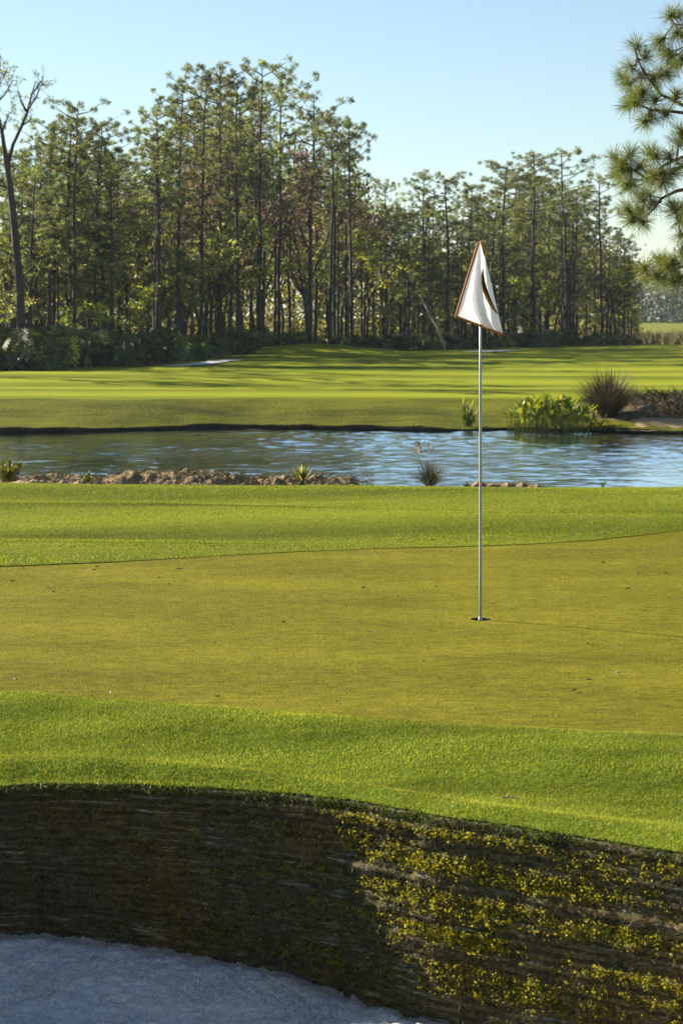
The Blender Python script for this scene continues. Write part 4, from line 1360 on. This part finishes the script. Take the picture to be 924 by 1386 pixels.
for path, cl_ in main:
    dz = r.uniform(-.5, .5)
    P3 = [NP(px, py, dz * (1 - k / len(path)) * 1.0 + dz) for k, (px, py) in enumerate(path)]
    z0 = P3[0][2] - .3; P3 = [tr_at(z0)] + P3
    limb(P3, .036, .008)
    for (px, py) in [(a + b1, b + b2) for a, b in cl_ for b1, b2 in ((0, 0), (r.uniform(4, 22), r.uniform(-16, 16)))[:1 + int(r.uniform() < .4)]]:
        e = NP(px + r.uniform(-1, 1), py + r.uniform(-1, 1), 2 * dz + r.uniform(-.35, .35))
        D = [np.linalg.norm((q - e) * np.array([1, .4, 1])) for q in P3]; k = int(np.argmin(D)); k = max(1, k)
        a_ = P3[k]; mid = (a_ + e) / 2 + np.array([0, 0, -.03]) + r.normal(0, .02, 3)
        if np.linalg.norm(a_ - e) > .05: lb.tube([a_, mid, e], [.012, .009, .006], 5)
        dirn = e - a_; dirn = dirn / (np.linalg.norm(dirn) + 1e-6) + np.array([0, 0, .3])
        tufts.append((e, dirn))
for k in range(30):        # limbs round the rest of the tree
    z = 2.2 + 6.2 * k / 30; a = k * 2.4 + .5; L = (1.9 * (1 - (z - 2) / 9) + .5) * r.uniform(.8, 1.15)
    d = np.array([math.cos(a), math.sin(a), r.uniform(.1, .4)])
    if d[0] < -.55: L *= .62
    p0 = tr_at(z); P3 = [p0, p0 + d * L * .5 + np.array([0, 0, -.08]), p0 + d * L]
    limb(P3, .04, .010)
    for q in range(8):
        f = r.uniform(.4, 1); e = p0 + d * L * f + r.normal(0, .28, 3)
        lb.tube([p0 + d * L * f * .85, e], [.010, .006], 4); tufts.append((e, d + np.array([0, 0, .4])))
for q in range(8): tufts.append((tr_at(8.6) + r.normal(0, .2, 3), np.array([0, 0, 1.])))
c = MB()
for e, dirn in tufts:
    n = 210; dn = np.asarray(dirn) / np.linalg.norm(dirn)
    vv = r.standard_normal((n, 3)) * .62 + dn * .62; vv /= np.linalg.norm(vv, axis=1)[:, None]
    sd = np.cross(vv, r.standard_normal((n, 3))); sd /= np.linalg.norm(sd, axis=1)[:, None]
    L = r.uniform(.14, .27, (n, 1)); b0 = e - dn * r.uniform(0, .10, (n, 1)); mid = b0 + vv * L * .6; tip = b0 + vv * L - np.array([0, 0, .03]) * r.uniform(0, 1, (n, 1)); w = .0023
    c.tri(np.stack([b0 - sd * w, b0 + sd * w, mid + sd * w * .9], 1)); c.tri(np.stack([b0 - sd * w, mid + sd * w * .9, mid - sd * w * .9], 1)); c.tri(np.stack([mid - sd * w, mid + sd * w, tip], 1))
trunk.build('trunk', M['nearbark'], root, True); lb.build('limb', M['nearbark'], root, True); c.build('needles', M['needle_near'], root)

# ------------------------------------------------------------------ small litter on the grass
r = np.random.default_rng(77); st = MB(); N = 70
lx = r.uniform(-2.6, 3.2, N); ly = r.uniform(9.6, 16, N)
for x, y in zip(lx, ly):
    if not (front(x) + .1 < y < back(x) - .1): continue
    a = r.uniform(0, 6.28); L = r.uniform(.006, .022); z = float(nz(x, y)) + .004
    st.tube([(x - math.cos(a) * L, y - math.sin(a) * L, z), (x, y, z + .004), (x + math.cos(a) * L, y + math.sin(a) * L, z + .001)], [.002, .004, .002], 4)
tag(st.build('leaf_litter', M['straw']), kind='stuff')
r = np.random.default_rng(55)
for i_, (px, py, lab) in enumerate([(690, 1092, 'pale dry twig lying on the apron grass above the wall')]):
    d = CH * F / (py - HY); x, y = (px - CX) / F * d, d
    t = MB(); t.tube([(-.03, 0, .016), (0, .008, .02), (.04, -.01, .017)], [.003, .004, .002], 5)
    o = t.build('twig', M['drydirt']); o.location = (x, y, .012); tag(o, lab, 'twig')

# ------------------------------------------------------------------ thin air haze
hzm, nt, out = new_mat('haze')
pv = nt.nodes.new('ShaderNodeVolumePrincipled'); pv.inputs['Color'].default_value = (.72, .86, 1, 1); pv.inputs['Density'].default_value = HAZE
pv.inputs['Anisotropy'].default_value = .2
nt.links.new(pv.outputs[0], out.inputs['Volume'])
b_ = MB(); x0, x1, y0, y1, z0, z1 = -3100, 3100, -410, 4100, -2.7, 17.5
b_.add([(x0, y0, z0), (x1, y0, z0), (x1, y1, z0), (x0, y1, z0), (x0, y0, z1), (x1, y0, z1), (x1, y1, z1), (x0, y1, z1)], [(3, 2, 1, 0), (4, 5, 6, 7), (0, 1, 5, 4), (1, 2, 6, 5), (2, 3, 7, 6), (3, 0, 4, 7)])
tag(b_.build('haze', hzm), kind='stuff')

# ------------------------------------------------------------------ light, sky, camera
w = bpy.data.worlds.new('World'); SC.world = w; w.use_nodes = True
nt = w.node_tree; bg = nt.nodes['Background']
sky = nt.nodes.new('ShaderNodeTexSky'); sky.sky_type = 'NISHITA'; sky.sun_disc = False
sky.sun_elevation = SUN_EL; sky.sun_rotation = math.atan2(SUN_AZ[0], SUN_AZ[1])
sky.air_density = 1.0; sky.dust_density = .05; sky.ozone_density = 2.5; sky.altitude = 0
hs = nt.nodes.new('ShaderNodeHueSaturation'); hs.inputs['Saturation'].default_value = .92
nt.links.new(mixc(nt, sky.outputs[0], (.90, .925, .93), 1.0, 'MULTIPLY'), hs.inputs['Color'])
nt.links.new(hs.outputs[0], bg.inputs[0]); bg.inputs[1].default_value = .051
sl = bpy.data.lights.new('sun', 'SUN'); sl.energy = 5.0; sl.angle = R(.5); sl.color = (1, .90, .74)
so = bpy.data.objects.new('sun', sl); COL.objects.link(so); so.rotation_euler = SUN_V.to_track_quat('Z', 'Y').to_euler()
cam = bpy.data.cameras.new('camera'); co = bpy.data.objects.new('camera', cam); COL.objects.link(co)
co.location = (0, 0, CH); co.rotation_euler = (math.pi / 2, 0, 0)
cam.sensor_fit = 'HORIZONTAL'; cam.sensor_width = 36; cam.lens = F / 924 * 36
cam.shift_y = -(693 - HY) / 924; cam.shift_x = 0
# (shift is in units of the longer side of the frame)
cam.shift_y = -(693 - HY) / 924
cam.clip_start = .05; cam.clip_end = 8000
cam.dof.use_dof = True; cam.dof.focus_distance = CUPY; cam.dof.aperture_fstop = 13
SC.camera = co
SC.view_settings.view_transform = 'Standard'; SC.view_settings.look = 'None'; SC.view_settings.gamma = 1
SC.view_settings.use_curve_mapping = False
SC.view_settings.exposure = 1.68
SC.render.engine = 'CYCLES'
SC.cycles.max_bounces = 6; SC.cycles.transparent_max_bounces = 4; SC.cycles.use_denoising = True
